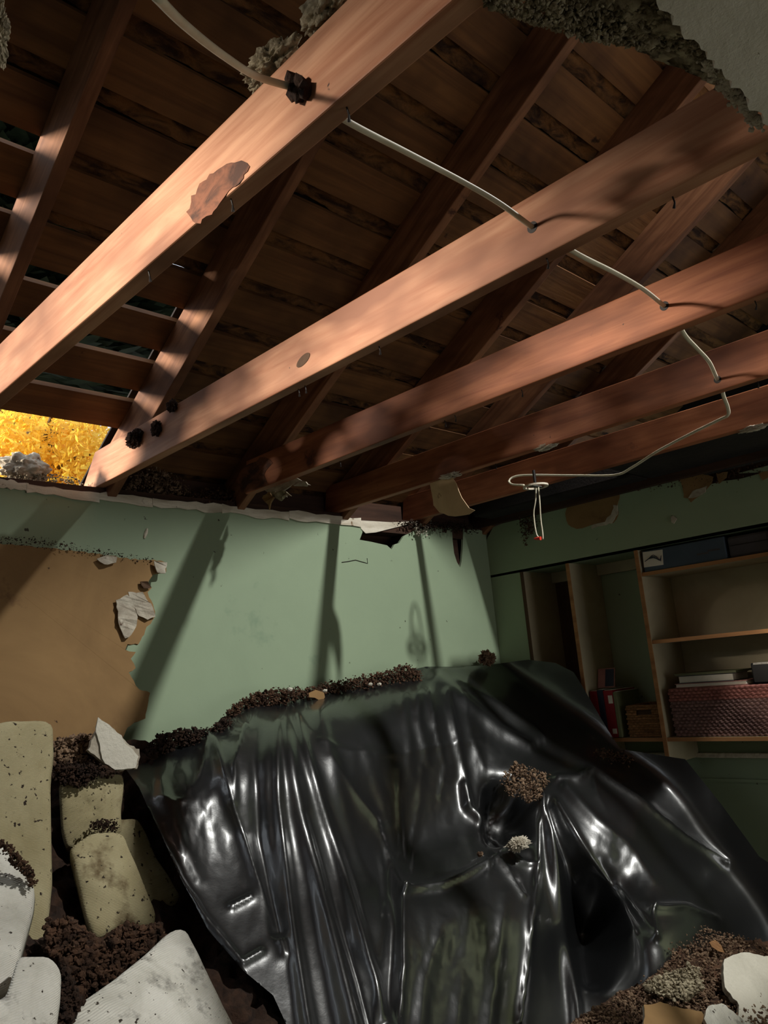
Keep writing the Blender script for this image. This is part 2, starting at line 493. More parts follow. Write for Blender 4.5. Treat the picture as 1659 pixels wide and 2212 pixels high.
# what is left of the ceiling: ragged edge at y = 0.31
ep = [(XL, YF), (XR, YF)]
r2 = random.Random(11)
x = XR
while x > XL:
    ep.append((x, 0.311 + r2.uniform(-0.006, 0.006)))
    x -= 0.012 if 0.7 < x < 1.5 else 0.06
ep.append((XL, 0.31))
ceiling = obj('ceiling', MB().slab([(a, b, 2.430) for a, b in ep], (0, 0, -1), -0.0127), 'ceiling_white', kind='structure')

# ------------------------------------------------------------------ joists
jl = ['pale pink-brown ceiling joist, leftmost and nearest, running off the top of the frame',
      'ceiling joist with an oval knot and a sunlit white end at the eave',
      'orange-brown ceiling joist with a scorched end, between the knotted joist and the shaded one',
      'dull red-brown ceiling joist that the brown flap of paper hangs from',
      'darkest and last ceiling joist before the shelf wall, above the round cable bracket']
joists = []
for i, xj in enumerate(JX):
    yend = 2.965 if i < 2 else YB + 0.075
    if i == 2: yend = 2.72
    zt = ZC + JD
    y_cut = 2.86 if i < 2 else yend - 0.02
    prof = [(-5.0, ZC), (yend, ZC), (yend, ZC + 0.03), (y_cut, zt), (-5.0, zt)]
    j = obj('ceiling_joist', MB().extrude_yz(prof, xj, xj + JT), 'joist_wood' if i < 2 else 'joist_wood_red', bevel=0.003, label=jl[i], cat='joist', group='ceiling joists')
    joists.append(j)
# knot, dark discs for the cable holes, nails under the joists
k0 = at_x(655, 778, JX[1] - 0.0005)
kb = MB(); n = 20
for ring, rr in enumerate((0.0, 0.45, 1.0)):
    for k in range(n):
        a = 2 * math.pi * k / n
        kb.v.append((JX[1] - 0.0012 - 0.0015 * (ring == 1), k0[1] + rr * (0.030 * math.cos(a)), k0[2] + rr * (0.014 * math.sin(a) - 0.006 * math.cos(a))))
for ring in range(2):
    for k in range(n):
        kb.f.append((ring * n + k, ring * n + (k + 1) % n, (ring + 1) * n + (k + 1) % n, (ring + 1) * n + k))
obj('knot', kb, 'dark_wood', joists[1], smooth=True)
for pp, ji, sd in (([(412, 425), (440, 390), (480, 360), (520, 345), (540, 360), (520, 395), (480, 430), (450, 470), (420, 485), (405, 460)], 0, 1), ([(512, 1040), (520, 1015), (550, 995), (575, 985), (590, 1000), (570, 1025), (580, 1045), (545, 1060), (522, 1066)], 2, 2)):
    q_ = rough_px(pp, 9, 4, 100 + sd)
    obj('dark_scar', MB().slab([at_x(u, v, JX[ji] - 0.0012) for u, v in q_], (-1, 0, 0), 0.001), 'scar', joists[ji])
HOLES = {0: (640, 192), 1: (1150, 491), 2: (1435, 661), 3: (1550, 820)}
for i, (u, v) in HOLES.items():
    p = at_x(u, v, JX[i])
    for sx, nx_ in ((JX[i] - 0.0008, -1), (JX[i] + JT + 0.0008, 1)):
        hb = MB().tube([(sx, p[1], p[2]), (sx + 0.003 * -nx_, p[1], p[2])], 0.0125, 16)
        obj('dark_hole_disc', hb, 'nail_dark', joists[i])  # dark disc on the face, painted shade of the drilled hole
for i, us in {0: [(320, 585), (498, 430), (748, 232)], 1: [(655, 843), (670, 836), (818, 748), (1180, 558), (1452, 425)], 2: [(745, 998), (960, 908), (982, 897), (1126, 842), (1630, 650)], 3: [(1075, 1003), (1640, 826)], 4: []}.items():
    for (u, v) in us:
        p = at_z(u, v, ZC)
        p[0] = min(max(p[0], JX[i] + 0.006), JX[i] + JT - 0.006)
        nb = MB().tube([(p[0], p[1], ZC + 0.004), (p[0] + 0.002, p[1] - 0.002, ZC - 0.012), (p[0] + 0.006, p[1] + 0.003, ZC - 0.020)], [0.0016, 0.0016, 0.003], 6)
        obj('nail', nb, 'nail_dark', joists[i])

# ------------------------------------------------------------------ rafters
rl = ['rafter at the far left with bright patches of sun along its side', 'sunlit rafter that meets the knotted joist above the eave opening',
      'thin-looking rafter in shadow crossing behind the knotted joist', 'shadowed rafter above the dark gap right of the middle',
      'shadowed rafter with pale planks showing beside it near the right edge', 'dark rafter just above the shelf wall']
RX = [xj + JT + 0.001 for xj in JX] + [3.66]
for i, xr in enumerate(RX):
    y0, y1 = -1.2, (2.97 if i < 2 else 3.25)
    prof = [(y0, raf_low(y0)), (y1, raf_low(y1)), (y1, roof(y1)), (y0, roof(y0))]
    obj('roof_rafter', MB().extrude_yz(prof, xr, xr + JT), 'rafter_wood', bevel=0.003, label=rl[i], cat='rafter', group='roof rafters')
ridge = obj('ridge_board', MB().box(-2.2, 4.65, -1.24, -1.20, raf_low(-1.2) - 0.05, roof(-1.2)), 'rafter_wood', label='ridge board where the shadowed rafters meet above the ceiling', cat='ridge board')

# ------------------------------------------------------------------ roof deck of spaced planks
deck = thing('roof_deck', (1.5, 1.0, roof(1.0)), 'roof deck of spaced brown planks with rough shingles in the gaps', 'roof')
rng = random.Random(5)
HX = 0.42                                               # the roof is torn away left of this
for k in range(-18, 10):
    ys = 1.781 + 0.168 * k
    ye = ys + 0.119
    if ys < -1.15: continue
    dz = rng.uniform(-0.002, 0.002)
    cuts = [4.64]
    rng.uniform(0, 1); left = -2.1 if ys < 1.9 else -0.1 + rng.uniform(-.1, .1)
    if ys > 2.70: left = 1.36
    seams = sorted(rng.sample([RX[1] + 0.02, RX[2] + 0.02, RX[3] + 0.02, RX[4] + 0.02], 1))
    xs = [left] + [s for s in seams if s > left + 0.2] + [4.64]
    if -0.95 < ys < -0.55:                              # the hole above the intact ceiling that lights the room
        xs = [left, 2.72, None, 3.18, 4.64]
    segs = []
    prev = xs[0]
    for s in xs[1:]:
        if s is None: prev = None; continue
        if prev is None: prev = s; continue
        segs.append((prev, s)); prev = s
    for a, b in segs:
        d0, d1 = rng.uniform(-.004, .004), rng.uniform(-.004, .004)
        prof = [(ys + d0, roof(ys) + dz), (ye + d1, roof(ye) + dz), (ye + d1 + 0.009, roof(ye) + 0.019 + dz), (ys + d0 + 0.009, roof(ys) + 0.019 + dz)]
        obj('plank', MB().extrude_yz(prof, a + 0.001, b - 0.001), 'plank_wood', deck)
    # rough shingle butts seen through the gap on the uphill side of this plank
    if ys > -1.0:
        segs2 = [(-2.1, 4.64)] if ys < 1.9 else ([(0.77, 4.64)] if ys < 2.15 else [(1.345, 4.64)])
        if ys > 2.55: segs2 = [(1.345, 4.64)]
        if -0.95 < ys < -0.4: segs2 = [(left, 2.70), (3.20, 4.64)]
        for a, b in segs2:
            nx = int((b - a) / 0.02); ny = 5
            mb = MB()
            for jy in range(ny):
                for ix in range(nx + 1):
                    x_ = a + (b - a) * ix / nx
                    y_ = ys - 0.054 + 0.060 * jy / (ny - 1)
                    h = 0.014 * nz((x_ * 0.6, y_ * 3, k * 3.1), 9.0) + 0.006 * nz((x_, y_, k), 45.0)
                    skew = 0.03 * nz((k * 1.3, 2, 1), 1.0)
                    mb.v.append((x_ + (skew if ix == 0 else 0) + (0.03 * jy / ny if ix == 0 else 0), y_, roof(y_) + 0.020 + h))
            for jy in range(ny - 1):
                for ix in range(nx):
                    q = jy * (nx + 1) + ix
                    mb.f.append((q, q + 1, q + nx + 2, q + nx + 1))
            obj('shingle_course', mb, 'shingle', deck, smooth=True)
# weatherproof layer over everything that is still whole
felt = [(1.345, 4.66, -1.25, 3.35), (0.745, 1.345, 1.88, 2.13), (-2.15, 1.345, -1.25, 1.88)]
fm = MB()
for a, b, c, d in felt:
    if c < -0.5:
        fm.extrude_yz([(c, roof(c) + 0.045), (-0.98, roof(-0.98) + 0.045), (-0.98, roof(-0.98) + 0.055), (c, roof(c) + 0.055)], a, b)
        if a > 0.5:
            fm.extrude_yz([(-0.98, roof(-0.98) + 0.045), (-0.45, roof(-0.45) + 0.045), (-0.45, roof(-0.45) + 0.055), (-0.98, roof(-0.98) + 0.055)], a, 2.70)
            fm.extrude_yz([(-0.98, roof(-0.98) + 0.045), (-0.45, roof(-0.45) + 0.045), (-0.45, roof(-0.45) + 0.055), (-0.98, roof(-0.98) + 0.055)], 3.20, b)
        else:
            fm.extrude_yz([(-0.98, roof(-0.98) + 0.045), (-0.45, roof(-0.45) + 0.045), (-0.45, roof(-0.45) + 0.055), (-0.98, roof(-0.98) + 0.055)], a, b)
        c = -0.45
    d2 = d
    fm.extrude_yz([(c, roof(c) + 0.045), (d2, roof(d2) + 0.045), (d2, roof(d2) + 0.055), (c, roof(c) + 0.055)], a, b)
    if d > d2:
        fm.extrude_yz([(d2, roof(d2) + 0.045), (d, roof(d) + 0.045), (d, roof(d) + 0.055), (d2, roof(d2) + 0.055)], 1.345, b)
obj('roof_cover', fm, 'roofing_felt', deck)
# the far slope of the roof, beyond the ridge
obj('far_slope', MB().extrude_yz([(-1.22, roof(-1.2) + 0.04), (-5.2, roof(-1.2) + 0.04 - 4.0 * RS), (-5.2, roof(-1.2) + 0.06 - 4.0 * RS), (-1.22, roof(-1.2) + 0.06)], -2.15, 4.66), 'roofing_felt', deck)
# eave blocks closing the bays right of the opening
xs = [RX[1] + JT] + RX[2:] + [4.64]
for a, b in zip(xs[:-1], xs[1:]):
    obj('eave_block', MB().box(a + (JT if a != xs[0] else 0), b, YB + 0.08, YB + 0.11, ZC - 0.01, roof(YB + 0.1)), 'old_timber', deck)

bt_ = thing('attic_batt', (3.4, 1.5, ZC + 0.03), 'dark insulation batt lying between the darkest joist and the shelf wall', 'insulation')
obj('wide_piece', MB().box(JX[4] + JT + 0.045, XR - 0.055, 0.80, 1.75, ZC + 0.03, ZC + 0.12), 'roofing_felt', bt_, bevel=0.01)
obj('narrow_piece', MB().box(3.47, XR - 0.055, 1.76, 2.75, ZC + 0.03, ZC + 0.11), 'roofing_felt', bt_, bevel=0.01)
# ------------------------------------------------------------------ white cable
def smooth_path(P, n=8):
    P = [np.array(p, float) for p in P]
    Q = [2 * P[0] - P[1]] + P + [2 * P[-1] - P[-2]]
    out = []
    for i in range(1, len(Q) - 2):
        p0, p1, p2, p3 = Q[i - 1], Q[i], Q[i + 1], Q[i + 2]
        for k in range(n):
            t = k / n
            out.append(0.5 * ((2 * p1) + (-p0 + p2) * t + (2 * p0 - 5 * p1 + 4 * p2 - p3) * t * t + (-p0 + 3 * p1 - 3 * p2 + p3) * t ** 3))
    out.append(P[-1])
    return out


h0, h1, h2, h3 = [at_x(u, v, JX[i]) for i, (u, v) in HOLES.items()]
cp = [at_x(330, -15, 0.30), at_x(400, 55, 0.39), at_x(480, 118, 0.50), at_x(555, 165, 0.61), h0, h0 + [JT, 0.002, 0],
      at_x(760, 268, 0.80), at_x(880, 330, 0.95), at_x(1000, 393, 1.11), at_x(1080, 440, 1.21), h1, h1 + [JT, 0, 0],
      at_x(1250, 550, 1.45), at_x(1330, 590, 1.62), at_x(1390, 625, 1.78), h2, h2 + [JT, 0, 0],
      at_x(1478, 722, 2.06), at_x(1505, 752, 2.21), at_x(1532, 782, 2.38), h3, h3 + [JT, 0.0, -0.004],
      at_x(1562, 852, 2.62), at_x(1572, 880, 2.71), at_x(1572, 897, 2.74), at_x(1553, 907, 2.77), at_x(1480, 943, 2.86), at_x(1420, 975, 2.93), at_x(1365, 1010, 2.99),
      at_x(1328, 1026, 3.02), at_x(1240, 1027, 3.03), at_x(1160, 1026, 3.03), at_x(1118, 1028, 3.02), at_x(1100, 1037, 3.0), at_x(1106, 1046, 2.98), at_x(1132, 1048, 2.97)]
cable = obj('electrical_cable', MB().tube(smooth_path(cp, 6), 0.0062, 8, flat=0.7), 'cable_white', smooth=True,
            label='white electrical cable threaded through the ceiling joists', cat='cable')

# round fixture bracket hanging under the last joist, with loose wires
c0 = at_z(1157, 1050, 2.425)
fx = thing('ceiling_fixture_bracket', (c0[0], c0[1], 2.42), 'round metal fixture bracket with loose wires hanging near the corner', 'bracket')
rb = MB(); n = 28
for k in range(n):
    a = 2 * math.pi * k / n
    for rr, zz in ((0.058, 0.0), (0.046, 0.0), (0.046, 0.008), (0.058, 0.008)):
        rb.v.append((c0[0] + rr * math.cos(a), c0[1] + rr * math.sin(a), 2.42 + zz))
for k in range(n):
    for s in range(4):
        a_, b_ = k * 4 + s, k * 4 + (s + 1) % 4
        c_, d_ = ((k + 1) % n) * 4 + (s + 1) % 4, ((k + 1) % n) * 4 + s
        rb.f.append((a_, b_, c_, d_))
obj('ring', rb, 'trim_white', fx, smooth=False)
obj('crossbar', MB().box(c0[0] - 0.052, c0[0] + 0.052, c0[1] - 0.012, c0[1] + 0.012, 2.421, 2.427), 'steel', fx)
obj('stem', MB().tube([(c0[0], c0[1], 2.42), (c0[0], c0[1], 2.50)], 0.007, 8), 'nail_dark', fx)
for off, pts in ((0, [(1158, 1052), (1157, 1080), (1153, 1110), (1158, 1150), (1165, 1163)]), (1, [(1163, 1052), (1166, 1085), (1168, 1120), (1172, 1150), (1173, 1165)])):
    obj('wire', MB().tube(smooth_path([at_x(u, v, c0[0] + 0.01 * off) for u, v in pts], 5), 0.0032, 6), 'cable_white', fx, smooth=True)
q = at_x(1162, 1164, c0[0])
obj('wire_nut', MB().tube([(q[0], q[1] - 0.015, q[2]), (q[0], q[1], q[2] + 0.002), (q[0], q[1] + 0.02, q[2] + 0.004)], [0.009, 0.008, 0.004], 8), 'red_plastic', fx)

# ------------------------------------------------------------------ scraps on the joists and along the walls
def scrap(name, px, plane, val, normal, th, material, label, cat, seed, amp=2.0, step=9, bend=0.0, group=None):
    f = {'x': at_x, 'y': at_y, 'z': at_z}[plane]
    pts = rough_px(px, step, amp, seed)
    P = [f(u, v, val) for u, v in pts]
    mb = MB().slab(P, normal, th)
    if bend:
        nn = np.array(normal, float)
        mb.v = [tuple(np.array(p) + nn * bend * nz(p, 5.0, seed)) for p in mb.v]
    return obj(name, mb, material, label=label, cat=cat, group=group)


# brown flap of ceiling paper hanging below the fourth joist
fl_px = rough_px([(928, 1040), (975, 1030), (985, 1045), (992, 1062), (1004, 1085), (1012, 1098), (1026, 1102), (1012, 1110), (995, 1115), (968, 1115), (948, 1106), (936, 1092), (932, 1068)], 10, 1.5, 4)
flap = thing('paper_flap', at_x(975, 1115, 2.53), 'pale brown flap of torn ceiling paper hanging down from a joist', 'paper flap')
fp = []
for u, v in fl_px:
    t = (v - 1035) / 80.0
    fp.append(at_x(u, v, 2.53 + 0.05 * t))
obj('sheet', MB().slab(fp, (-1, 0.15, 0.1), 0.003), 'flap_paper', flap)
obj('torn_edge', blob(at_x(975, 1027, 2.525), (0.028, 0.05, 0.010), 2.0), 'gypsum', flap, smooth=True)
# gypsum chips still nailed under the joists
for i, (u, v, xx, sz, lb) in enumerate(((1180, 965, 2.535, 0.045, 'small chip of pale gypsum nailed under the dull red joist'), (1628, 925, 3.09, 0.05, 'small chip of pale gypsum under the darkest joist at the right edge'))):
    obj('gypsum_chip', blob(at_x(u, v, xx), (0.022, sz, 0.010), 7.0 + i), 'gypsum', smooth=True, label=lb, cat='gypsum chip')
# crumpled scrap hanging from the third joist
sc_ = thing('torn_drywall_scrap', at_x(590, 1100, 1.93), 'crumpled grey scrap of drywall hanging beside the scorched joist end', 'drywall scrap')
for i, (pp, m_, xx) in enumerate(((((572, 1058), (600, 1040), (640, 1032), (668, 1045), (655, 1050), (630, 1048), (615, 1062), (625, 1075), (600, 1066), (578, 1064)), 'gypsum', 1.95),
                                  (((588, 1064), (618, 1060), (628, 1072), (600, 1078), (590, 1072)), 'insulation', 1.93), (((565, 1078), (580, 1062), (590, 1075), (588, 1092), (586, 1104), (575, 1096), (572, 1084)), 'kraft_paper', 1.92))):
    px = rough_px(pp, 6, 2.0, 60 + i)
    mb = MB().slab([at_x(u, v, xx) for u, v in px], (-1, 0, 0.1), 0.006)
    mb.v = [tuple(np.array(p) + np.array((-1, 0, .2)) * 0.03 * nz(p, 12, i)) for p in mb.v]
    obj('scrap_layer', mb, m_, sc_)


def clods(region, depth, n, r0, r1, seed, thick=0.03, mbx=None, f=at_y):
    """many small crumbs scattered through an outlined patch"""
    mb = mbx or MB(); r = random.Random(seed)
    us = [p[0] for p in region]; vs_ = [p[1] for p in region]
    done = 0; n = int(n * 2.3)
    while done < n:
        u, v = r.uniform(min(us), max(us)), r.uniform(min(vs_), max(vs_))
        ins = False
        for (x1, y1), (x2, y2) in zip(region, region[1:] + region[:1]):
            if (y1 > v) != (y2 > v) and u < (x2 - x1) * (v - y1) / (y2 - y1) + x1: ins = not ins
        if not ins: continue
        d = depth(u, v) if callable(depth) else depth
        u += r.gauss(0, 3.5); v += r.gauss(0, 3.5)
        p = f(u, v, d + r.uniform(-thick, thick))
        mb.clod(p, (r0 + (r1 - r0) * r.random() ** 3) * 0.62, r, (r.uniform(.5, 1.5), r.uniform(.5, 1.5), r.uniform(.4, 1.3)))
        done += 1
    return mb


# clods clinging to the sunlit end of the knotted joist
for i, (u, v, sz, lb) in enumerate(((372, 877, (0.014, 0.022, 0.020), 'small dark clod on the top edge of the knotted joist'), (338, 925, (0.016, 0.022, 0.024), 'middle dark clod stuck to the side of the knotted joist'),
                                    (292, 948, (0.024, 0.045, 0.030), 'largest clod of dirt stuck to the sunlit joist end'))):
    obj('dirt_clod', blob(at_x(u, v, JX[1] - 0.008), sz, 11 + i * 3, 0.5, 1.6, 0.15, 6.0), 'dirt_dark', smooth=True, label=lb, cat='dirt clod', group='clods on the knotted joist')
cb = MB(); r_ = random.Random(8)
for u, v in [(650, 178), (660, 190), (635, 200), (645, 205), (628, 175), (658, 200), (640, 182)]:
    cb.clod(at_x(u, v, JX[0] - 0.008), 0.014, r_)
obj('dirt_clod', cb, 'dirt_dark', label='crumbs of dirt around the cable on the nearest joist', cat='dirt clod')
for i, (u, v, sz, lb) in enumerate(((590, 148, (0.03, 0.06, 0.025), 'tuft of grey insulation on the nearest joist beside the cable'), (715, 12, (0.03, 0.05, 0.04), 'tuft of grey insulation on the nearest joist at the top of the frame'))):
    obj('insulation_tuft', blob(at_x(u, v, JX[0] + 0.02), sz, 31 + i * 3, 0.5, 2.0, 0.2, 8.0), 'insulation', smooth=True, label=lb, cat='insulation')

# grey loose insulation hanging over the ragged ceiling edge
ins = MB(); r_ = random.Random(21)
nxs, nys = 90, 30
front = []
for ix in range(nxs + 1):
    x_ = JX[0] + JT + 0.005 + (JX[1] - JX[0] - JT - 0.01) * ix / nxs
    t = ix / nxs
    reach = 0.165 - 0.15 * t ** 0.9
    for iy in range(nys + 1):
        s = iy / nys
        if s < 0.7:
            y_ = 0.28 + reach * s / 0.7; z_ = 2.444 + 0.02 * s - 0.010
        else:
            y_ = 0.28 + reach * (1 - 0.6 * (s - 0.7) / 0.3); z_ = 2.448 + 0.12 * (s - 0.7) / 0.3
        nn = nz((x_, y_, z_), 16, 3) * 0.022 + nz((x_, y_, z_), 55, 9) * 0.014
        ins.v.append((x_, y_ + nn, z_ + nn * 0.9))
for ix in range(nxs):
    for iy in range(nys):
        q = ix * (nys + 1) + iy
        ins.f.append((q, q + 1, q + nys + 2, q + nys + 1))
obj('loose_insulation', ins, 'insulation', smooth=True, label='grey loose-fill insulation hanging over the broken edge of the white ceiling', cat='insulation', kind='stuff')
fr = MB()
for k in range(2600):
    u = r_.uniform(1045, 1545); t = (u - 1045) / 500
    edge = np.interp(u, [1045, 1110, 1190, 1250, 1330, 1400, 1460, 1540], [10, 38, 62, 85, 96, 108, 106, 135])
    p = at_z(u, edge - abs(r_.gauss(0, 45)), 2.437 + r_.uniform(0, 0.012))
    if p[1] < 0.318: continue
    fr.clod(p, r_.uniform(0.0012, 0.0042), r_, (r_.uniform(.4, 1.6), r_.uniform(.4, 1.6), r_.uniform(.4, 1.6)))
obj('insulation_fringe', fr, 'insulation', label='ragged fringe of grey insulation crumbs above the dark roof space', cat='insulation', kind='stuff')
ed = MB()
for k in range(260):
    t = r_.random()
    u, v = 1540 + 119 * t, 130 + 140 * t
    p = at_z(u + r_.gauss(-8, 9), v + abs(r_.gauss(0, 8)), 2.44)
    ed.clod(p + [0, 0.004, 0.004], r_.uniform(0.002, 0.006), r_)
obj('torn_edge', ed, 'gypsum', ceiling, kind='stuff')
obj('insulation_tuft', blob(at_z(-14, 60, 2.47), (0.016, 0.016, 0.05), 77, 0.4, 2.0, 0.3), 'insulation', label='blurred yellowish tuft at the upper left edge of the frame', cat='insulation')

# dirt on the plate under the eave and along the corner
def pile(name, region, y, n, r0, r1, seed, material, label, thick=0.03, f=at_y, group=None):
    return obj(name, clods(region, y, n, r0, r1, seed, thick, f=f), material, label=label, cat='debris', kind='stuff', group=group)


pile('dirt_pile', [(270, 1062), (285, 1030), (330, 1008), (365, 1020), (400, 1050), (420, 1068), (380, 1075)], YB + 0.05, 420, 0.004, 0.013, 1, 'dirt_light', 'loose dirt on the wall plate below the sunlit joist', 0.03)
pile('dirt_pile', [(400, 1068), (450, 1060), (500, 1060), (525, 1075), (520, 1090), (420, 1082)], YB + 0.03, 260, 0.004, 0.012, 2, 'dirt', 'loose dirt on the wall plate beside the scorched joist end', 0.03)
obj('insulation_lump', blob(at_y(55, 1012, YB + 0.07), (0.085, 0.04, 0.055), 4.4, 0.4, 1.7, 0.10, 7.0), 'gypsum', smooth=True, label='sunlit lump of insulation on the sill at the far left of the eave opening', cat='insulation')
pile('dirt_pile', [(0, 1048), (0, 1030), (80, 1024), (140, 1030), (180, 1045), (170, 1052), (60, 1050)], YB + 0.05, 300, 0.003, 0.010, 3, 'insulation', 'pale crumbs along the sill of the eave opening', 0.04)
pile('wall_top_crumbs', [(850, 1128), (1036, 1132), (1032, 1150), (900, 1142)], YB - 0.02, 300, 0.004, 0.014, 4, 'dirt_dark', 'dark crumbs of broken plaster along the wall top in the corner', 0.03)
pile('wall_top_crumbs', [(895, 1130), (930, 1128), (925, 1150), (905, 1158), (893, 1148)], YB - 0.02, 80, 0.004, 0.012, 5, 'gypsum', 'pale crumbled plaster at the right end of the wall tear', 0.02)
pile('hanging_fuzz', [(1118, 1118), (1160, 1112), (1158, 1140), (1140, 1165), (1135, 1182), (1128, 1160)], XR - 0.03, 150, 0.004, 0.013, 6, 'dirt', 'dark fuzzy clump hanging on the green bulkhead beside the loose wires', 0.02, f=at_x)
pile('edge_crumbs', [(1175, 1095), (1345, 1052), (1540, 1025), (1659, 1000), (1659, 1022), (1540, 1046), (1345, 1064), (1180, 1106)], XR + 0.008, 520, 0.003, 0.010, 7, 'dirt', 'dirty crumbs along the broken top edge of the green bulkhead', 0.012, f=at_x)

# ------------------------------------------------------------------ fallen sheet of drywall, brown back towards us
sheet = thing('fallen_drywall_sheet', at_y(150, 1620, 2.62), 'large brown-backed drywall sheet leaning on the green wall at left', 'drywall')
Z5 = lambda u, v: (u / 2.765, 1030 + v / 2.765)
dp = [(-330, 330), (0, 400), (300, 425), (600, 462), (780, 490), (960, 500), (995, 510), (990, 570), (920, 580), (905, 600), (880, 640), (905, 665), (880, 690), (905, 740), (930, 830), (880, 900), (830, 1000), (760, 1000),
      (745, 1035), (815, 1050), (780, 1090), (815, 1145), (770, 1170), (800, 1215), (830, 1270), (895, 1290), (880, 1370), (870, 1440), (800, 1470), (760, 1500), (700, 1640), (600, 1900), (-330, 1900)]
dpx = [Z5(*q) for q in dp]
rg = random.Random(9)
ragged = [dpx[0]]
for a_, b_ in zip(dpx[1:-4], dpx[2:-3]):
    n_ = max(1, int(math.hypot(b_[0] - a_[0], b_[1] - a_[1]) / 8))
    ragged += [(a_[0] + (b_[0] - a_[0]) * k_ / n_ + rg.uniform(-1.6, 1.6), a_[1] + (b_[1] - a_[1]) * k_ / n_ + rg.uniform(-1.6, 1.6)) for k_ in range(n_)]
ragged += dpx[-4:]
def lean(v): return 2.815 - 0.0003 * (v - 1180)
ragged = [p for p in ragged]
P = [at_y(u, v, lean(v)) for u, v in ragged]
obj('board', MB().slab(P, (0, -1, 0.2), 0.013), 'kraft_paper', sheet)
curl = [[(695, 740), (760, 700), (790, 740), (820, 840), (815, 900), (790, 940), (745, 965), (715, 900)], [(770, 690), (850, 690), (900, 760), (930, 830), (880, 850), (830, 830), (790, 760)], [(840, 625), (880, 620), (905, 660), (860, 665)],
        [(575, 490), (640, 470), (700, 480), (690, 510), (620, 525)], [(920, 505), (995, 512), (990, 572), (940, 575)]]
for i, pp in enumerate(curl):
    px = rough_px([Z5(*q) for q in pp], 7, 1.6, 90 + i)
    Q = []
    for u, v in px:
        Q.append(at_y(u, v, lean(v) - 0.012 - 0.012 * (0.5 + nz((u / 60, v / 60, i), 2.0))))
    obj('torn_curl', MB().slab(Q, (0, -1, 0.2), 0.004), 'gypsum' if i != 2 else 'dark_wood', sheet)
obj('edge_dirt', clods([(0, 1175), (0, 1160), (80, 1163), (200, 1185), (330, 1207), (330, 1214), (180, 1196), (60, 1178)], lambda u, v: 2.80, 200, 0.002, 0.006, 12, 0.01), 'dirt_dark', sheet, kind='stuff')

# ------------------------------------------------------------------ built-in shelves
sh = thing('built_in_shelves', (XR + 0.16, 1.95, 1.10), 'cream built-in shelves recessed under the green bulkhead', 'shelves')
PY = [2.615, 2.312, 1.906, 1.245]
for i, y in enumerate(PY):
    p = obj('side_panel', MB().box(XR + 0.003, XR + 0.315, y, y + 0.018, 1.105, 2.146), 'shelf_paint', sh)
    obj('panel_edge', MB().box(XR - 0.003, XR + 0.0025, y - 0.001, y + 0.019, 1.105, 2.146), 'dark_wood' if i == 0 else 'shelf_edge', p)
for (y0, y1, z) in ((PY[3] + 0.019, PY[2] - 0.001, 2.012), (PY[3] + 0.019, PY[2] - 0.001, 1.676), (PY[3] + 0.019, PY[2] - 0.001, 1.212), (PY[2] + 0.019, PY[1] - 0.001, 1.212), (PY[1] + 0.019, PY[0] - 0.001, 1.212)):
    s = obj('shelf', MB().box(XR + 0.013, XR + 0.315, y0, y1, z, z + 0.017), 'shelf_paint', sh)
    obj('shelf_edge', MB().box(XR + 0.006, XR + 0.0125, y0, y1, z, z + 0.018), 'shelf_edge', s)
obj('back_panel', MB().box(XR + 0.308, XR + 0.318, PY[3] + 0.02, PY[2] - 0.002, 1.23, 2.146), 'shelf_paint', sh)
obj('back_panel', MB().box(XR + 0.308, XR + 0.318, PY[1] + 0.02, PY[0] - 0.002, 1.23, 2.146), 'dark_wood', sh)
for a, b in ((PY[2], PY[1]), (PY[1], PY[0])):
    obj('top_cleat', MB().box(XR + 0.28, XR + 0.307, a + 0.02, b - 0.002, 2.085, 2.145), 'shelf_paint', sh)
obj('wall_rail', MB().box(XR + 0.295, XR + 0.318, 0.6, 2.22, 1.100, 1.122), 'trim_white', sh)
obj('rail_shadow_strip', MB().box(XR + 0.305, XR + 0.318, 0.6, 2.1, 0.985, 1.0), 'green_paint', sh)  # added strip, stands in for the shadow of the rail above
# things on the shelves
def box_thing(name, y0, y1, z0, z1, x0, x1, m_, label, cat, bevel=0.004, group=None):
    return obj(name, MB().box(x0, x1, y0, y1, z0, z1), m_, label=label, cat=cat, bevel=bevel, group=group)


bt = thing('storage_box', (XR + 0.14, 1.74, 2.03), 'blue-grey carton with a cable picture on the top shelf', 'box')
bx = obj('carton', MB().box(XR + 0.016, XR + 0.28, 1.475, 1.893, 2.0305, 2.137), 'box_blue', bt, bevel=0.004)
lp = [at_x(u, v, XR + 0.0145) for u, v in ((1388, 1193), (1431, 1187), (1433, 1220), (1391, 1226))]
obj('picture_label', MB().slab(lp, (-1, 0, 0), 0.001), 'paper', bt)
for k in range(5):
    a = [at_x(1393 + 3 * k, 1213 - 2 * k, XR + 0.012), at_x(1405 + 3 * k, 1205 - (k % 3) * 3, XR + 0.011), at_x(1418 + 2 * k, 1207 + k, XR + 0.011), at_x(1428, 1212 - 3 * k, XR + 0.012)]
    obj('pictured_cable', MB().tube(smooth_path(a, 5), 0.0016, 5), 'navy_cover', bt)
for (u0, v0, u1, v1) in ((1500, 1161, 1548, 1153), (1528, 1188, 1555, 1184), (1505, 1196, 1530, 1192)):
    obj('print_line', MB().slab([at_x(u0, v0, XR + 0.0145), at_x(u1, v1, XR + 0.0145), at_x(u1, v1 + 4, XR + 0.0145), at_x(u0, v0 + 4, XR + 0.0145)], (-1, 0, 0), 0.001), 'box_grey', bt)
dk = thing('dark_case', (XR + 0.15, 1.37, 2.03), 'dark grey case at the right end of the top shelf', 'case')
obj('shell', MB().box(XR + 0.02, XR + 0.28, 1.275, 1.465, 2.0305, 2.13), 'box_grey', dk, bevel=0.012)
obj('lid_seam', MB().box(XR + 0.016, XR + 0.0195, 1.285, 1.455, 2.085, 2.088), 'nail_dark', dk)


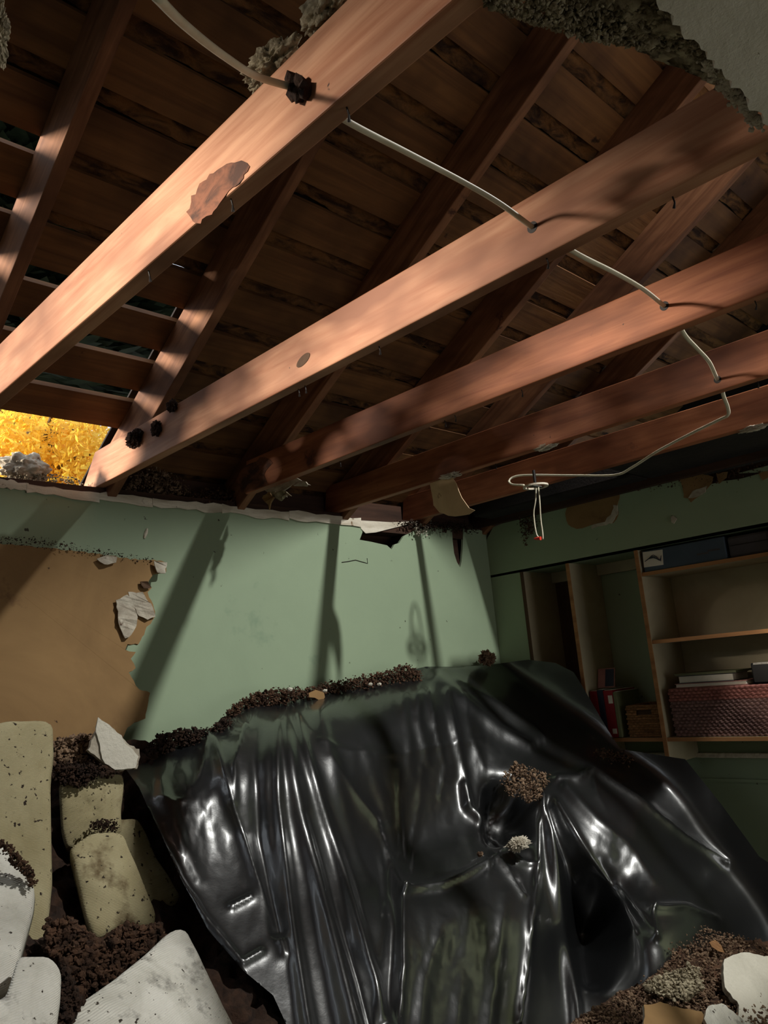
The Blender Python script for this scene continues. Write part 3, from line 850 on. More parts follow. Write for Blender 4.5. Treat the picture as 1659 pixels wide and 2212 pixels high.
def woven(name, y0, y1, z0, z1, x0, x1, m_, rows, label, flare=0.0, handle=None, rim_m=None):
    t = thing(name, ((x0 + x1) / 2, (y0 + y1) / 2, z0), label, 'basket')
    dz = (z1 - z0) / rows
    core = MB().box(x0 + 0.012, x1 - 0.012, y0 + 0.012, y1 - 0.012, z0, z1 - dz * 1.5)
    obj('inner_wall', core, 'dark_wood', t)
    for r in range(rows):
        z = z0 + dz * (r + 0.5)
        e = flare * (r / rows)
        pts = []
        cs = [(x0 - e, y0 - e * 0), (x0 - e, y1 + e * 0), (x1, y1), (x1, y0)]
        for (ax, ay), (bx_, by) in zip(cs, cs[1:] + cs[:1]):
            n = max(4, int(math.hypot(bx_ - ax, by - ay) / 0.012))
            for k in range(n):
                tt = k / n
                w = 0.0028 * (1 if (k + r) % 2 else -1)
                px_, py_ = ax + (bx_ - ax) * tt, ay + (by - ay) * tt
                if abs(bx_ - ax) < 1e-6: px_ += w
                else: py_ += w
                pts.append((px_, py_, z + random.uniform(-.0006, .0006)))
        pts.append(pts[0])
        if handle and handle[2] < z < handle[3]:
            keep = [p for p in pts if not (p[0] < x0 + 0.02 and handle[0] < p[1] < handle[1])]
            i0 = max(range(len(keep)), key=lambda i: abs(keep[i][1] - keep[i - 1][1]) if i else 0)
            pts = keep[i0:] + keep[:i0]
        obj('weave_row', MB().tube(pts, dz * 0.56, 6, cap=True), m_ if not (rim_m and r >= rows - 4) else rim_m, t)
    return t


mat('rattan_red', srgb(150, 96, 86), srgb(104, 60, 56), rough=0.7, scale=(60, 12, 60), bump=0.5, bscale=60)
woven('woven_basket', 1.275, 1.865, 1.2305, 1.455, XR + 0.035, XR + 0.28, 'rattan', 15, 'wide dark woven basket under the lying books', flare=0.012, rim_m='rattan_red')
woven('wicker_basket', 1.94, 2.11, 1.2305, 1.385, XR + 0.03, XR + 0.26, 'wicker', 13, 'small wicker basket with a slot handle between the dividers', handle=(1.985, 2.06, 1.335, 1.365))
zb = 1.456
for (y0, y1, h, x0, x1, m_, lb) in ((1.50, 1.845, 0.020, XR + 0.05, XR + 0.25, 'pink_cover', 'thin pink-brown book lying on the woven basket rim'),
                                    (1.56, 1.83, 0.036, XR + 0.06, XR + 0.24, 'paper', 'thick book with white page edges lying on the pink-brown one'),
                                    (1.54, 1.84, 0.010, XR + 0.05, XR + 0.25, 'olive_cover', 'thin olive folder lying on top of the white-edged book')):
    b = thing('lying_book', ((x0 + x1) / 2, (y0 + y1) / 2, zb), lb, 'book')
    obj('pages', MB().box(x0 + 0.005, x1 - 0.004, y0 + 0.004, y1 - 0.004, zb + 0.003, zb + h - 0.003), 'paper' if m_ != 'olive_cover' else m_, b)
    obj('cover', MB().box(x0, x1, y0, y1, zb, zb + 0.003), m_ if m_ != 'paper' else 'navy_cover', b)
    obj('cover', MB().box(x0, x1, y0, y1, zb + h - 0.003, zb + h), m_ if m_ != 'paper' else 'navy_cover', b)
    zb += h + 0.0005
tr = thing('black_tray', (XR + 0.19, 1.40, 1.456), 'glossy black tray with a bright rim standing on the woven basket', 'tray')
obj('body', MB().box(XR + 0.10, XR + 0.28, 1.285, 1.49, 1.456, 1.548), 'black_gloss', tr, bevel=0.006)
obj('rim', MB().box(XR + 0.095, XR + 0.105, 1.30, 1.475, 1.540, 1.549), 'steel', tr)
yb_ = 2.305
for i, (w, h, m_, lb) in enumerate(((0.045, 0.235, 'red_cover', 'red binder against the shelf divider'), (0.035, 0.240, 'navy_cover', 'dark blue binder between two red ones'), (0.055, 0.235, 'red_cover', 'red binder with a white spine tag'), (0.022, 0.225, 'olive_cover', 'thin olive folder beside the red binder'))):
    b = thing('binder', (XR + 0.13, yb_ - w / 2, 1.2305), lb, 'binder')
    y1 = yb_; y0 = yb_ - w + 0.001
    obj('cover', MB().box(XR + 0.02, XR + 0.25, y0, y1, 1.2305, 1.2305 + h), m_, b, bevel=0.003)
    obj('pages', MB().box(XR + 0.03, XR + 0.245, y0 + 0.004, y1 - 0.004, 1.2305 + h - 0.004, 1.2305 + h + 0.002), 'paper', b)
    if i == 2:
        obj('spine_tag', MB().box(XR + 0.0185, XR + 0.0199, y0 + 0.004, y0 + 0.028, 1.40, 1.44), 'paper', b)
        obj('spine_tag', MB().box(XR + 0.0185, XR + 0.0199, y0 + 0.004, y0 + 0.028, 1.25, 1.275), 'paper', b)
    yb_ -= w
cards = thing('photo_card', (XR + 0.14, 2.25, 1.477), 'small picture card leaning on top of the red binders', 'card')
obj('card', MB().slab([(XR + 0.10, 2.30, 1.477), (XR + 0.10, 2.20, 1.477), (XR + 0.13, 2.20, 1.575), (XR + 0.13, 2.30, 1.575)], (-1, 0, 0.3), 0.003), 'pink_cover', cards)
obj('picture', MB().slab([(XR + 0.0995, 2.255, 1.483), (XR + 0.0995, 2.205, 1.483), (XR + 0.1265, 2.205, 1.570), (XR + 0.1265, 2.255, 1.570)], (-1, 0, 0.3), 0.001), 'navy_cover', cards)

# ------------------------------------------------------------------ black plastic sheet
def tps(pts):
    P = np.array([(u / 400.0, v / 400.0) for u, v, _ in pts]); w = np.array([p[2] for p in pts])
    def U(r2): return r2 * np.log(r2 + 1e-9)
    n = len(P)
    K = U(((P[:, None] - P[None]) ** 2).sum(2)) + np.eye(n) * 0.02
    A = np.zeros((n + 3, n + 3)); A[:n, :n] = K
    A[:n, n] = 1; A[:n, n + 1:] = P; A[n, :n] = 1; A[n + 1:, :n] = P.T
    c = np.linalg.solve(A, np.concatenate([w, [0, 0, 0]]))
    def ev(u, v):
        q = np.stack([u / 400.0, v / 400.0], -1)
        r2 = ((q[..., None, :] - P) ** 2).sum(-1)
        return U(r2) @ c[:n] + c[n] + q @ c[n + 1:]
    return ev


anch = [(285, 1640, 2.62), (340, 1605, 2.70), (480, 1560, 2.74), (600, 1520, 2.76), (700, 1490, 2.79), (900, 1452, 2.80), (1060, 1440, 2.80), (1140, 1430, 2.78), (1220, 1445, 2.62), (1300, 1560, 2.30), (1330, 1615, 2.20),
        (470, 1600, 2.52), (560, 1550, 2.52), (560, 1590, 2.43), (640, 1580, 2.44), (720, 1570, 2.45), (820, 1555, 2.47), (900, 1545, 2.48), (980, 1560, 2.46), (700, 1528, 2.53), (900, 1500, 2.55), (1050, 1500, 2.60), (1180, 1560, 2.42),
        (300, 1700, 2.42), (390, 1900, 2.18), (520, 2080, 1.96), (640, 2212, 1.80), (640, 2500, 1.55), (500, 1800, 2.26), (560, 2000, 2.02),
        (660, 1850, 2.14), (750, 1850, 2.15), (760, 2100, 1.84), (800, 2212, 1.74), (900, 2212, 1.74), (1050, 2212, 1.74), (1230, 2212, 1.72), (800, 2500, 1.48), (1000, 2500, 1.48), (1230, 2500, 1.45),
        (880, 1700, 2.33), (1000, 1650, 2.38), (870, 1860, 2.22), (960, 1830, 2.22), (1040, 1800, 2.22), (870, 1930, 2.00), (960, 1915, 2.00), (1050, 1866, 2.03), (1150, 1880, 1.98), (1000, 2050, 1.86),
        (1160, 1740, 2.06), (1200, 2000, 1.84), (1270, 2000, 1.98), (1200, 1690, 2.10), (1274, 1666, 2.06), (1373, 1727, 1.90), (1477, 1811, 1.80), (1564, 1866, 1.74), (1300, 1850, 1.82), (1360, 2015, 1.62), (1410, 1920, 1.66), (1500, 1980, 1.55),
        (1659, 1960, 1.62), (1750, 2000, 1.56), (1480, 1660, 2.0), (1600, 1790, 1.80), (1660, 2100, 1.52), (1500, 2212, 1.48), (1500, 2500, 1.3), (1420, 2120, 1.50), (1150, 1620, 2.30)]
ydep = tps(anch)
FOLDS = [  # polyline, half-width px, height m, sharp?, start and end strength
    ([(598, 1560), (598, 1600), (601, 1737), (631, 2003), (662, 2212), (700, 2500)], 13, .030, 0, .5, 1.3),
    ([(612, 1548), (650, 1762), (686, 1900), (716, 2033), (758, 2212), (810, 2500)], 20, .055, 0, .25, 1.4),
    ([(640, 1545), (698, 1750), (746, 1900), (794, 2081), (836, 2212), (900, 2500)], 13, .045, 0, .3, 1.3),
    ([(664, 1760), (730, 1985), (775, 2120), (810, 2260)], 9, -.025, 0, .2, 1.2),
    ([(690, 1545), (746, 1762), (790, 1890)], 15, .026, 0, .6, .3),
    ([(716, 1640), (770, 1720), (812, 1774), (867, 1925)], 12, .030, 1, .3, 1.2),
    ([(463, 1600), (499, 1737), (553, 1894), (589, 1979), (613, 2063)], 15, .040, 1, .7, .5),
    ([(529, 1572), (505, 1653), (508, 1737)], 11, .035, 1, 1., .3),
    ([(570, 1545), (552, 1640), (560, 1800), (600, 2010)], 15, -.035, 0, .4, 1.),
    ([(450, 1590), (440, 1650), (420, 1700)], 10, .030, 1, 1., .2),
    ([(340, 1725), (375, 1735), (395, 1728)], 8, .02, 1, .5, .5),
    ([(360, 1640), (350, 1700), (380, 1790), (430, 1900)], 14, .02, 0, .6, .4),
    ([(318, 1755), (390, 1900), (445, 1985), (523, 2081), (566, 2057)], 9, .02, 1, .6, 1.),
    ([(500, 1960), (540, 1940)], 9, .02, 1, 1., 1.),
    ([(870, 1925), (951, 1913), (1000, 1892), (1048, 1864)], 9, .040, 0, .9, .8),
    ([(868, 1930), (870, 2090), (860, 2212), (850, 2500)], 10, .028, 1, 1., .7),
    ([(832, 1800), (850, 2000), (835, 2212)], 18, -.04, 0, .4, 1.),
    ([(960, 1990), (920, 2110), (905, 2230)], 16, .016, 0, .4, 1.), ([(1010, 1950), (1000, 2100), (980, 2260)], 18, .014, 0, .3, 1.), ([(1090, 1930), (1075, 2080), (1050, 2260)], 14, .016, 0, .4, 1.),
    ([(1070, 1850), (1095, 1880), (1130, 1935)], 7, .030, 1, 1., .5), ([(1062, 1856), (1052, 1888)], 6, .022, 1, 1., .6), ([(1088, 1830), (1118, 1862), (1155, 1872)], 7, .025, 1, 1., .8),
    ([(1165, 1728), (1160, 1790), (1160, 1868), (1140, 2060), (1122, 2212)], 9, .045, 1, 1., .6),
    ([(1165, 1731), (1187, 1799), (1215, 2017), (1242, 2172), (1260, 2400)], 12, .035, 0, 1., .8),
    ([(1185, 1735), (1235, 1850), (1262, 1960), (1290, 2100)], 18, -.075, 0, .5, 1.3),
    ([(1199, 1739), (1262, 1846), (1330, 1950), (1360, 2015)], 12, .040, 0, .8, .9),
    ([(1219, 1703), (1290, 1775), (1350, 1822), (1409, 1902)], 12, .026, 0, .9, .5),
    ([(1199, 1685), (1246, 1683), (1274, 1666), (1373, 1727), (1477, 1811), (1564, 1866)], 11, .050, 1, .8, .7),
    ([(1275, 1672), (1290, 1720), (1308, 1745)], 8, .02, 1, 1., .3),
    ([(1334, 1918), (1381, 1977), (1413, 2027)], 8, .030, 1, .7, 1.), ([(1405, 1965), (1413, 2025)], 7, .025, 1, 1., 1.), ([(1405, 1965), (1477, 1960), (1548, 1985)], 8, .035, 1, 1., .5),
    ([(945, 1466), (1011, 1520), (1078, 1575), (1144, 1608)], 14, .035, 0, .6, .9), ([(987, 1470), (1066, 1515), (1144, 1569), (1174, 1599)], 11, .030, 1, .5, 1.),
    ([(1020, 1500), (1090, 1560), (1160, 1612)], 10, -.02, 0, .5, 1.),
    ([(900, 1500), (905, 1560), (925, 1650)], 9, .018, 0, .7, .4), ([(925, 1495), (940, 1570), (960, 1660), (950, 1720)], 9, .022, 1, 1., .5), ([(965, 1500), (985, 1590), (1005, 1690), (1010, 1740)], 8, .022, 0, .9, .8),
    ([(1000, 1510), (1020, 1600), (1045, 1660)], 9, .016, 1, .8, .5), ([(870, 1500), (880, 1580), (890, 1680)], 10, .012, 0, .7, .4),
    ([(690, 1600), (760, 1625), (860, 1630), (950, 1612), (1040, 1600)], 6, .010, 1, .5, .8),
    ([(1000, 1700), (1010, 1745), (1040, 1770), (1085, 1780)], 10, .03, 0, .7, 1.),
    ([(860, 1660), (862, 1760), (868, 1860)], 9, .02, 1, .5, 1.), ([(910, 1660), (905, 1740), (880, 1880)], 8, .014, 1, .6, 1.), ([(790, 1620), (830, 1740), (850, 1840)], 12, .014, 0, .5, .8)]
G = 5
gu = np.arange(255, 1801, G); gv = np.arange(1415, 2560, G)
UU, VV = np.meshgrid(gu.astype(float), gv.astype(float))
Yb = ydep(UU, VV)


def poly_dist(pl, U, V):
    best = np.full(U.shape, 1e9); par = np.zeros(U.shape)
    P = np.array(pl, float)
    seg = np.hypot(*(P[1:] - P[:-1]).T); tot = seg.sum(); acc = 0
    for a, b, s in zip(P[:-1], P[1:], seg):
        d = b - a
        t = np.clip(((U - a[0]) * d[0] + (V - a[1]) * d[1]) / (s * s), 0, 1)
        dd = np.hypot(U - a[0] - t * d[0], V - a[1] - t * d[1])
        m = dd < best
        best = np.where(m, dd, best); par = np.where(m, (acc + t * s) / tot, par)
        acc += s
    return best, par


D = np.zeros(UU.shape)
rs_ = random.Random(17)
for pl, w, a, sharp, s0, s1 in FOLDS:
    d, t = poly_dist(pl, UU, VV)
    w = w * (0.6 + 0.9 * t) if s1 >= 1.3 else w
    k = np.exp(-d / (w * 0.9)) if sharp else np.exp(-(d / w) ** 2)
    D += a * 0.9 * (s0 + (s1 - s0) * t) * k
# fine crinkles, stronger in the slack areas
cr = np.zeros(UU.shape)
for j in range(UU.shape[0]):
    for i in range(UU.shape[1]):
        u, v = UU[j, i], VV[j, i]
        cr[j, i] = noise.ridged_multi_fractal(Vector((u / 60, v / 170, 3.0)), 0.9, 2.1, 3, 0.9, 2.0) * 0.5 + noise.fractal(Vector((u / 24, v / 46, 8.0)), 0.8, 2.1, 3) * 0.35
amp = 0.0018 + 0.008 * np.exp(-((UU - 960) / 170) ** 2 - ((VV - 1660) / 150) ** 2) + 0.007 * np.exp(-((UU - 1000) / 120) ** 2 - ((VV - 2050) / 130) ** 2) + 0.008 * np.exp(-((UU - 1360) / 90) ** 2 - ((VV - 1850) / 110) ** 2) + 0.010 * np.exp(-((UU - 400) / 110) ** 2 - ((VV - 1720) / 150) ** 2)
D += (cr - cr.mean()) * amp
D -= 0.17 * np.exp(-((UU - 1098) / 46) ** 4 - ((VV - 1752) / 62) ** 4)           # the dark pocket
NV = np.array([-0.30, -0.70, 0.65]); NV /= np.linalg.norm(NV)
region = [(262, 1648), (300, 1640), (352, 1612), (372, 1600), (450, 1585), (478, 1556), (530, 1528), (600, 1512), (700, 1485), (820, 1462), (920, 1440), (1000, 1440), (1060, 1436), (1140, 1425), (1200, 1432), (1240, 1452), (1280, 1520), (1312, 1575), (1340, 1618),
          (1480, 1640), (1560, 1740), (1640, 1850), (1790, 1950), (1790, 2550), (640, 2550), (640, 2260), (590, 2150), (520, 2092), (450, 2010), (392, 1905), (340, 1790), (300, 1700)]


def inside(region, U, V):
    ins_ = np.zeros(U.shape, bool)
    for (x1, y1), (x2, y2) in zip(region, region[1:] + region[:1]):
        if y1 == y2: continue
        c = ((y1 > V) != (y2 > V)) & (U < (x2 - x1) * (V - y1) / (y2 - y1) + x1)
        ins_ ^= c
    return ins_


def poly_near(pl, U, V):
    best = np.full(U.shape, 1e9); nu, nv = U.copy(), V.copy()
    P = np.array(pl, float)
    for a, b in zip(P[:-1], P[1:]):
        d = b - a; s = (d * d).sum()
        if s == 0: continue
        t = np.clip(((U - a[0]) * d[0] + (V - a[1]) * d[1]) / s, 0, 1)
        x, y = a[0] + t * d[0], a[1] + t * d[1]
        dd = np.hypot(U - x, V - y); m = dd < best
        best = np.where(m, dd, best); nu = np.where(m, x, nu); nv = np.where(m, y, nv)
    return best, None, nu, nv


def grid_mesh(U, V, yfun, Dp, region, nv):
    ins_ = inside(region, U, V)
    d_, _t, nu_, nv_ = poly_near(region + region[:1], U, V)
    near = (~ins_) & (d_ < 1.6 * (U[0, 1] - U[0, 0]))
    U2, V2 = np.where(near, nu_, U), np.where(near, nv_, V)
    Y = yfun(U2, V2); U, V = U2, V2
    dx, dy = (U - CX) / FPX, (V - CY) / FPX
    R = dx[..., None] * np.array([AX[0], AY[0], AZ[0]]) + dy[..., None] * np.array([AX[1], AY[1], AZ[1]]) + np.array([AX[2], AY[2], AZ[2]])
    T1, T2 = Y / R[..., 1], 3.645 / np.maximum(R[..., 0], 0.05)
    T = np.minimum(T1, T2) - np.log1p(np.exp(-14 * np.abs(T1 - T2))) / 14
    P = CAM + R * T[..., None] + Dp[..., None] * nv
    P[..., 1] = np.minimum(P[..., 1], YB - 0.012)
    P[..., 0] = np.minimum(P[..., 0], XR - 0.01)
    P[..., 2] = np.maximum(P[..., 2], 0.004)
    idx = -np.ones(U.shape, int)
    mb = MB()
    nr, nc = U.shape
    for j in range(nr - 1):
        for i in range(nc - 1):
            if ins_[j, i] or ins_[j + 1, i] or ins_[j, i + 1] or ins_[j + 1, i + 1]:
                q = []
                for (a, b) in ((j, i), (j + 1, i), (j + 1, i + 1), (j, i + 1)):
                    if idx[a, b] < 0:
                        idx[a, b] = len(mb.v); mb.v.append(tuple(P[a, b]))
                    q.append(int(idx[a, b]))
                mb.f.append(tuple(q))
    return mb


obj('plastic_sheet', grid_mesh(UU, VV, ydep, D, region, NV), 'black_plastic', smooth=True, label='big sheet of glossy black plastic draped in folds over furniture', cat='plastic sheet')

# dirt lying on the plastic
def on_sheet(u, v): return float(ydep(np.array(float(u)), np.array(float(v)))) - 0.02


pile('dirt_on_plastic', [(480, 1560), (500, 1530), (545, 1502), (600, 1490), (660, 1490), (700, 1480), (760, 1470), (830, 1452), (880, 1438), (905, 1450), (915, 1470), (840, 1480), (720, 1498), (640, 1512), (560, 1535), (500, 1570)], lambda u, v: 2.72, 2200, 0.004, 0.014, 31, 'dirt', 'long bank of brown dirt along the top of the plastic against the green wall', 0.03)
pile('dirt_on_plastic', [(300, 1640), (340, 1590), (400, 1578), (460, 1575), (480, 1550), (500, 1560), (470, 1600), (380, 1612), (320, 1660)], lambda u, v: 2.62, 900, 0.005, 0.016, 32, 'dirt_dark', 'dark heap of dirt at the left end of the plastic', 0.04)
obj('brown_leaf', MB().slab([at_y(u, v, 2.66) for u, v in ((667, 1497), (682, 1490), (700, 1496), (702, 1506), (696, 1516), (680, 1507), (668, 1506))], (0, -1, .5), 0.002), 'kraft_paper', label='small brown scrap of paper on the dirt bank', cat='paper scrap')
for i, (u, v) in enumerate(((627, 1489), (702, 1492), (800, 1478), (819, 1478))):
    obj('white_pebble', blob(at_y(u, v, 2.66), (0.010, 0.008, 0.006), i + 50.0), 'ceiling_white', smooth=True, label='tiny white plaster crumb in the dirt bank, ' + ('leftmost of four', 'beside the brown paper scrap', 'third from the left', 'rightmost of four')[i], cat='plaster crumb', group='white crumbs in the dirt bank')
pile('dirt_on_plastic', [(1083, 1672), (1098, 1668), (1108, 1650), (1126, 1652), (1140, 1662), (1172, 1664), (1188, 1690), (1168, 1702), (1172, 1722), (1138, 1732), (1122, 1716), (1104, 1722), (1092, 1696)], lambda u, v: on_sheet(u, v) - 0.03, 420, 0.004, 0.016, 33, 'dirt_light', 'brown clump of dirt above the dark pocket in the plastic', 0.03)
pile('dirt_on_plastic', [(1280, 1620), (1340, 1618), (1390, 1640), (1380, 1650), (1300, 1640)], lambda u, v: on_sheet(u, v) - 0.02, 160, 0.004, 0.012, 34, 'dirt', 'thin scatter of dirt on the plastic below the shelves', 0.02)
obj('insulation_lump', blob(at_y(1052, 1422, 2.76), (0.055, 0.03, 0.035), 9.1, 0.5, 2.4, 0.3), 'dirt_light', label='tan lump of insulation at the back of the plastic against the wall', cat='insulation')
obj('bark_chip', blob(at_y(1120, 1823, 1.98), (0.052, 0.025, 0.022), 15.0, 0.35, 2.0, 0.35), 'gypsum', label='pale broken chunk lying at the lower lip of the plastic pocket', cat='chunk')
obj('dirt_clod', blob(at_y(1037, 1845, 2.02), (0.010, 0.010, 0.008), 18.0), 'dirt_light', label='small crumb lying on the flat ledge of the plastic', cat='dirt clod')

# ------------------------------------------------------------------ cushions and rubble at lower left
def pad(name, px, yfun, th, material, label, cat, bulge=0.03, seed=0, parent=None, nrm=(-0.35, -0.85, 0.38)):
    P2 = resample(px, 10)
    P2 = [np.array(p, float) for p in P2]
    for _ in range(1):
        P2 = [(P2[i - 1] + 2 * P2[i] + P2[(i + 1) % len(P2)]) / 4 for i in range(len(P2))]
    c = sum(P2) / len(P2)
    nv = np.array(nrm); nv /= np.linalg.norm(nv)
    mb = MB(); n = len(P2)
    levels = [(1.0, -th), (1.0, -th * 0.3), (0.985, -th * 0.08), (0.96, 0.0), (0.9, bulge * .35), (0.78, bulge * .65), (0.6, bulge * .85), (0.4, bulge * .95), (0.2, bulge)]
    for s, h in levels:
        for p in P2:
            q = c + (p - c) * s
            base = at_y(q[0], q[1], yfun(q[0], q[1]))
            wob = 0.016 * nz(base, 5.0, seed) * (1 if h > -th * .5 else 0)
            mb.v.append(tuple(base + nv * (h + wob)))
    for l in range(len(levels) - 1):
        for k in range(n):
            mb.f.append((l * n + k, l * n + (k + 1) % n, (l + 1) * n + (k + 1) % n, (l + 1) * n + k))
    mb.v.append(tuple(at_y(c[0], c[1], yfun(*c)) + nv * bulge)); t = len(mb.v) - 1
    L0 = (len(levels) - 1) * n
    for k in range(n): mb.f.append((L0 + k, L0 + (k + 1) % n, t))
    mb.f.append(tuple(range(n))[::-1])
    return obj(name, mb, material, parent, smooth=True, label=label, cat=cat)


Z8 = lambda u, v: (u / 3.244, 1530 + v / 3.244)
def zz(*q): return [Z8(*a) for a in q]
pad('ribbed_pad', zz((-300, 110), (0, 95), (40, 76), (320, 70), (368, 90), (375, 300), (352, 500), (358, 900), (365, 1200), (335, 1500), (320, 1760), (0, 1800), (-300, 1800)), lambda u, v: 2.36 - 0.00055 * (v - 1550), 0.08, 'fabric',
    'tall ribbed cream pad standing at the left edge below the brown sheet', 'pad', 0.008, 1)
pad('ribbed_pad', zz((412, 512), (600, 470), (860, 452), (872, 520), (850, 720), (860, 860), (740, 930), (600, 960), (470, 985), (430, 860)), lambda u, v: 2.40 - 0.0004 * (v - 1660), 0.08, 'fabric',
    'upper dirty ribbed cushion in the pile under the white chunk', 'cushion', 0.012, 2)
pad('ribbed_pad', zz((700, 790), (860, 775), (960, 770), (1030, 880), (1090, 1030), (1200, 1200), (1275, 1340), (1150, 1440), (1080, 1500), (900, 1500), (760, 1200)), lambda u, v: 2.38 - 0.0006 * (v - 1780), 0.07, 'fabric',
    'shadowed ribbed cushion tucked behind the edge of the plastic', 'cushion', 0.008, 3)
pad('ribbed_pad', zz((482, 975), (640, 870), (800, 862), (870, 885), (890, 950), (960, 1100), (1100, 1440), (1080, 1520), (1000, 1532), (870, 1505), (680, 1625), (645, 1600), (600, 1480)), lambda u, v: 2.26 - 0.0007 * (v - 1780), 0.09, 'fabric',
    'middle ribbed cushion, largest in the pile, dirt at its lower edge', 'cushion', 0.014, 4)
pad('ribbed_pad', zz((1165, 1580), (1240, 1535), (1310, 1540), (1460, 1850), (1660, 2250), (1750, 2600), (300, 2600), (420, 2240), (560, 2060), (800, 1900), (1020, 1720)), lambda u, v: 1.86 - 0.0010 * (v - 2000), 0.08, 'fabric_pale',
    'bright pale ribbed pad at the bottom left with dirt above it', 'cushion', 0.008, 5)
pad('pale_pad', zz((-400, 900), (0, 930), (110, 1060), (205, 1170), (242, 1260), (230, 1400), (165, 1640), (120, 1800), (60, 2000), (-400, 2200)), lambda u, v: 1.78 - 0.0008 * (v - 1900), 0.07, 'fabric_pale',
    'whitish speckled pad at the left edge overlapping the tall ribbed one', 'pad', 0.012, 6)
pad('pale_pad', zz((130, 1740), (340, 1738), (400, 1790), (430, 1860), (420, 2050), (385, 2300), (385, 2500), (-400, 2500), (-400, 2200), (40, 2020)), lambda u, v: 1.52 - 0.0006 * (v - 2100), 0.06, 'fabric_pale',
    'pale rounded pad in the bottom left corner', 'pad', 0.008, 7)
# broken white chunk of ceiling with its back of gypsum
wc = thing('white_ceiling_chunk', at_y(250, 1650, 2.35), 'broken white chunk of ceiling standing on the cushions beside the plastic', 'ceiling chunk')
px = rough_px(zz((690, 62), (745, 100), (800, 150), (850, 190), (880, 245), (930, 290), (970, 340), (950, 420), (810, 432), (740, 385), (715, 350), (700, 250), (672, 165)), 7, 1.2, 71)
obj('painted_face', MB().slab([at_y(u, v, 2.34) for u, v in px], (0, -1, 0.2), 0.004), 'ceiling_white', wc)
px2 = rough_px(zz((672, 170), (690, 80), (745, 100), (890, 240), (980, 290), (975, 400), (960, 420), (810, 440), (720, 370), (620, 290), (645, 220)), 7, 2.0, 72)
obj('gypsum_core', MB().slab([at_y(u, v, 2.345) for u, v in px2], (0, -1, 0.2), 0.014), 'gypsum', wc)
# dirt around them
pile('rubble', zz((360, 470), (400, 400), (520, 390), (640, 400), (800, 430), (860, 450), (700, 480), (560, 560), (420, 520)), lambda u, v: 2.36, 420, 0.004, 0.014, 41, 'dirt_dark', 'dark dirt on the top of the upper cushion', 0.03)
pile('rubble', zz((370, 250), (440, 215), (560, 200), (680, 200), (720, 360), (560, 400), (400, 420), (350, 430)), lambda u, v: 2.42, 420, 0.006, 0.020, 42, 'dirt_light', 'clump of tan insulation beside the white chunk', 0.03)
pile('rubble', zz((640, 800), (740, 780), (830, 820), (800, 860), (640, 850)), lambda u, v: 2.30, 120, 0.003, 0.009, 43, 'dirt_dark', 'small dark crumbs in the fold between two cushions', 0.02)
pile('rubble', zz((330, 1500), (480, 1480), (640, 1600), (720, 1640), (860, 1530), (1000, 1540), (1130, 1520), (1150, 1620), (1020, 1720), (800, 1900), (640, 2000), (560, 2060), (480, 1900), (430, 1800), (330, 1700)), lambda u, v: 1.98 - 0.0008 * (v - 2000), 1500, 0.006, 0.020, 44, 'dirt', 'brown rubble between the middle cushion and the bright pad', 0.04)
pile('rubble', zz((430, 1800), (560, 2060), (470, 2230), (400, 2300), (390, 2200), (430, 1900)), lambda u, v: 1.78 - 0.0008 * (v - 2000), 420, 0.005, 0.016, 45, 'dirt_dark', 'dark rubble beside the rounded corner pad', 0.04)
pile('rubble', zz((0, 930), (20, 925), (110, 1020), (215, 1130), (245, 1230), (225, 1270), (190, 1180), (90, 1080)), lambda u, v: 1.74, 160, 0.003, 0.009, 46, 'dirt', 'line of dirt along the rim of the speckled pad', 0.015)
# the heap that carries them
hy = tps([(-200, 1560, 2.60), (0, 1560, 2.58), (200, 1600, 2.60), (330, 1640, 2.58), (0, 1800, 2.40), (250, 1800, 2.44), (420, 1900, 2.32), (-200, 2000, 2.10), (0, 2050, 1.95), (250, 2050, 2.16), (500, 2100, 2.02), (0, 2300, 1.66), (300, 2300, 1.72), (620, 2250, 1.82), (0, 2700, 1.2), (400, 2700, 1.3), (700, 2600, 1.5)])
hu, hv = np.meshgrid(np.arange(-250, 741, 12.0), np.arange(1570, 2800, 12.0))
hd = np.array([[0.05 * nz((u / 100, v / 100, 1.0), 1.2) + 0.025 * nz((u / 100, v / 100, 4.0), 5.0) for u, v in zip(a, b)] for a, b in zip(hu, hv)])
obj('rubble_heap', grid_mesh(hu, hv, hy, hd, [(-240, 1575), (330, 1600), (420, 1880), (560, 2100), (720, 2300), (720, 2790), (-240, 2790)], NV), 'dirt_dark', smooth=True, label='dark heap of rubble under the cushions at lower left', cat='debris', kind='stuff')

# ------------------------------------------------------------------ rubble at lower right
ry = tps([(1230, 2240, 1.44), (1300, 2170, 1.48), (1400, 2100, 1.50), (1450, 2030, 1.56), (1520, 2000, 1.58), (1659, 2040, 1.46), (1800, 2080, 1.34), (1500, 2150, 1.32), (1659, 2212, 1.19), (1300, 2400, 1.24), (1659, 2500, 0.99), (1800, 2400, 0.99)])
ru, rv = np.meshgrid(np.arange(1180, 1900, 8.0), np.arange(1960, 2600, 8.0))
rd = np.array([[0.045 * nz((u / 100, v / 100, 2.0), 1.6) + 0.03 * nz((u / 100, v / 100, 7.0), 6.0) for u, v in zip(a, b)] for a, b in zip(ru, rv)])
rr_ = [(1230, 2215), (1270, 2185), (1330, 2150), (1380, 2130), (1410, 2105), (1452, 2075), (1445, 2045), (1470, 2012), (1510, 1998), (1560, 2012), (1620, 2030), (1700, 2050), (1890, 2080), (1890, 2590), (1200, 2590)]
obj('rubble_heap', grid_mesh(ru, rv, ry, rd, rr_, NV), 'dirt', smooth=True, label='brown heap of insulation and rubble in the lower right corner', cat='debris', kind='stuff')
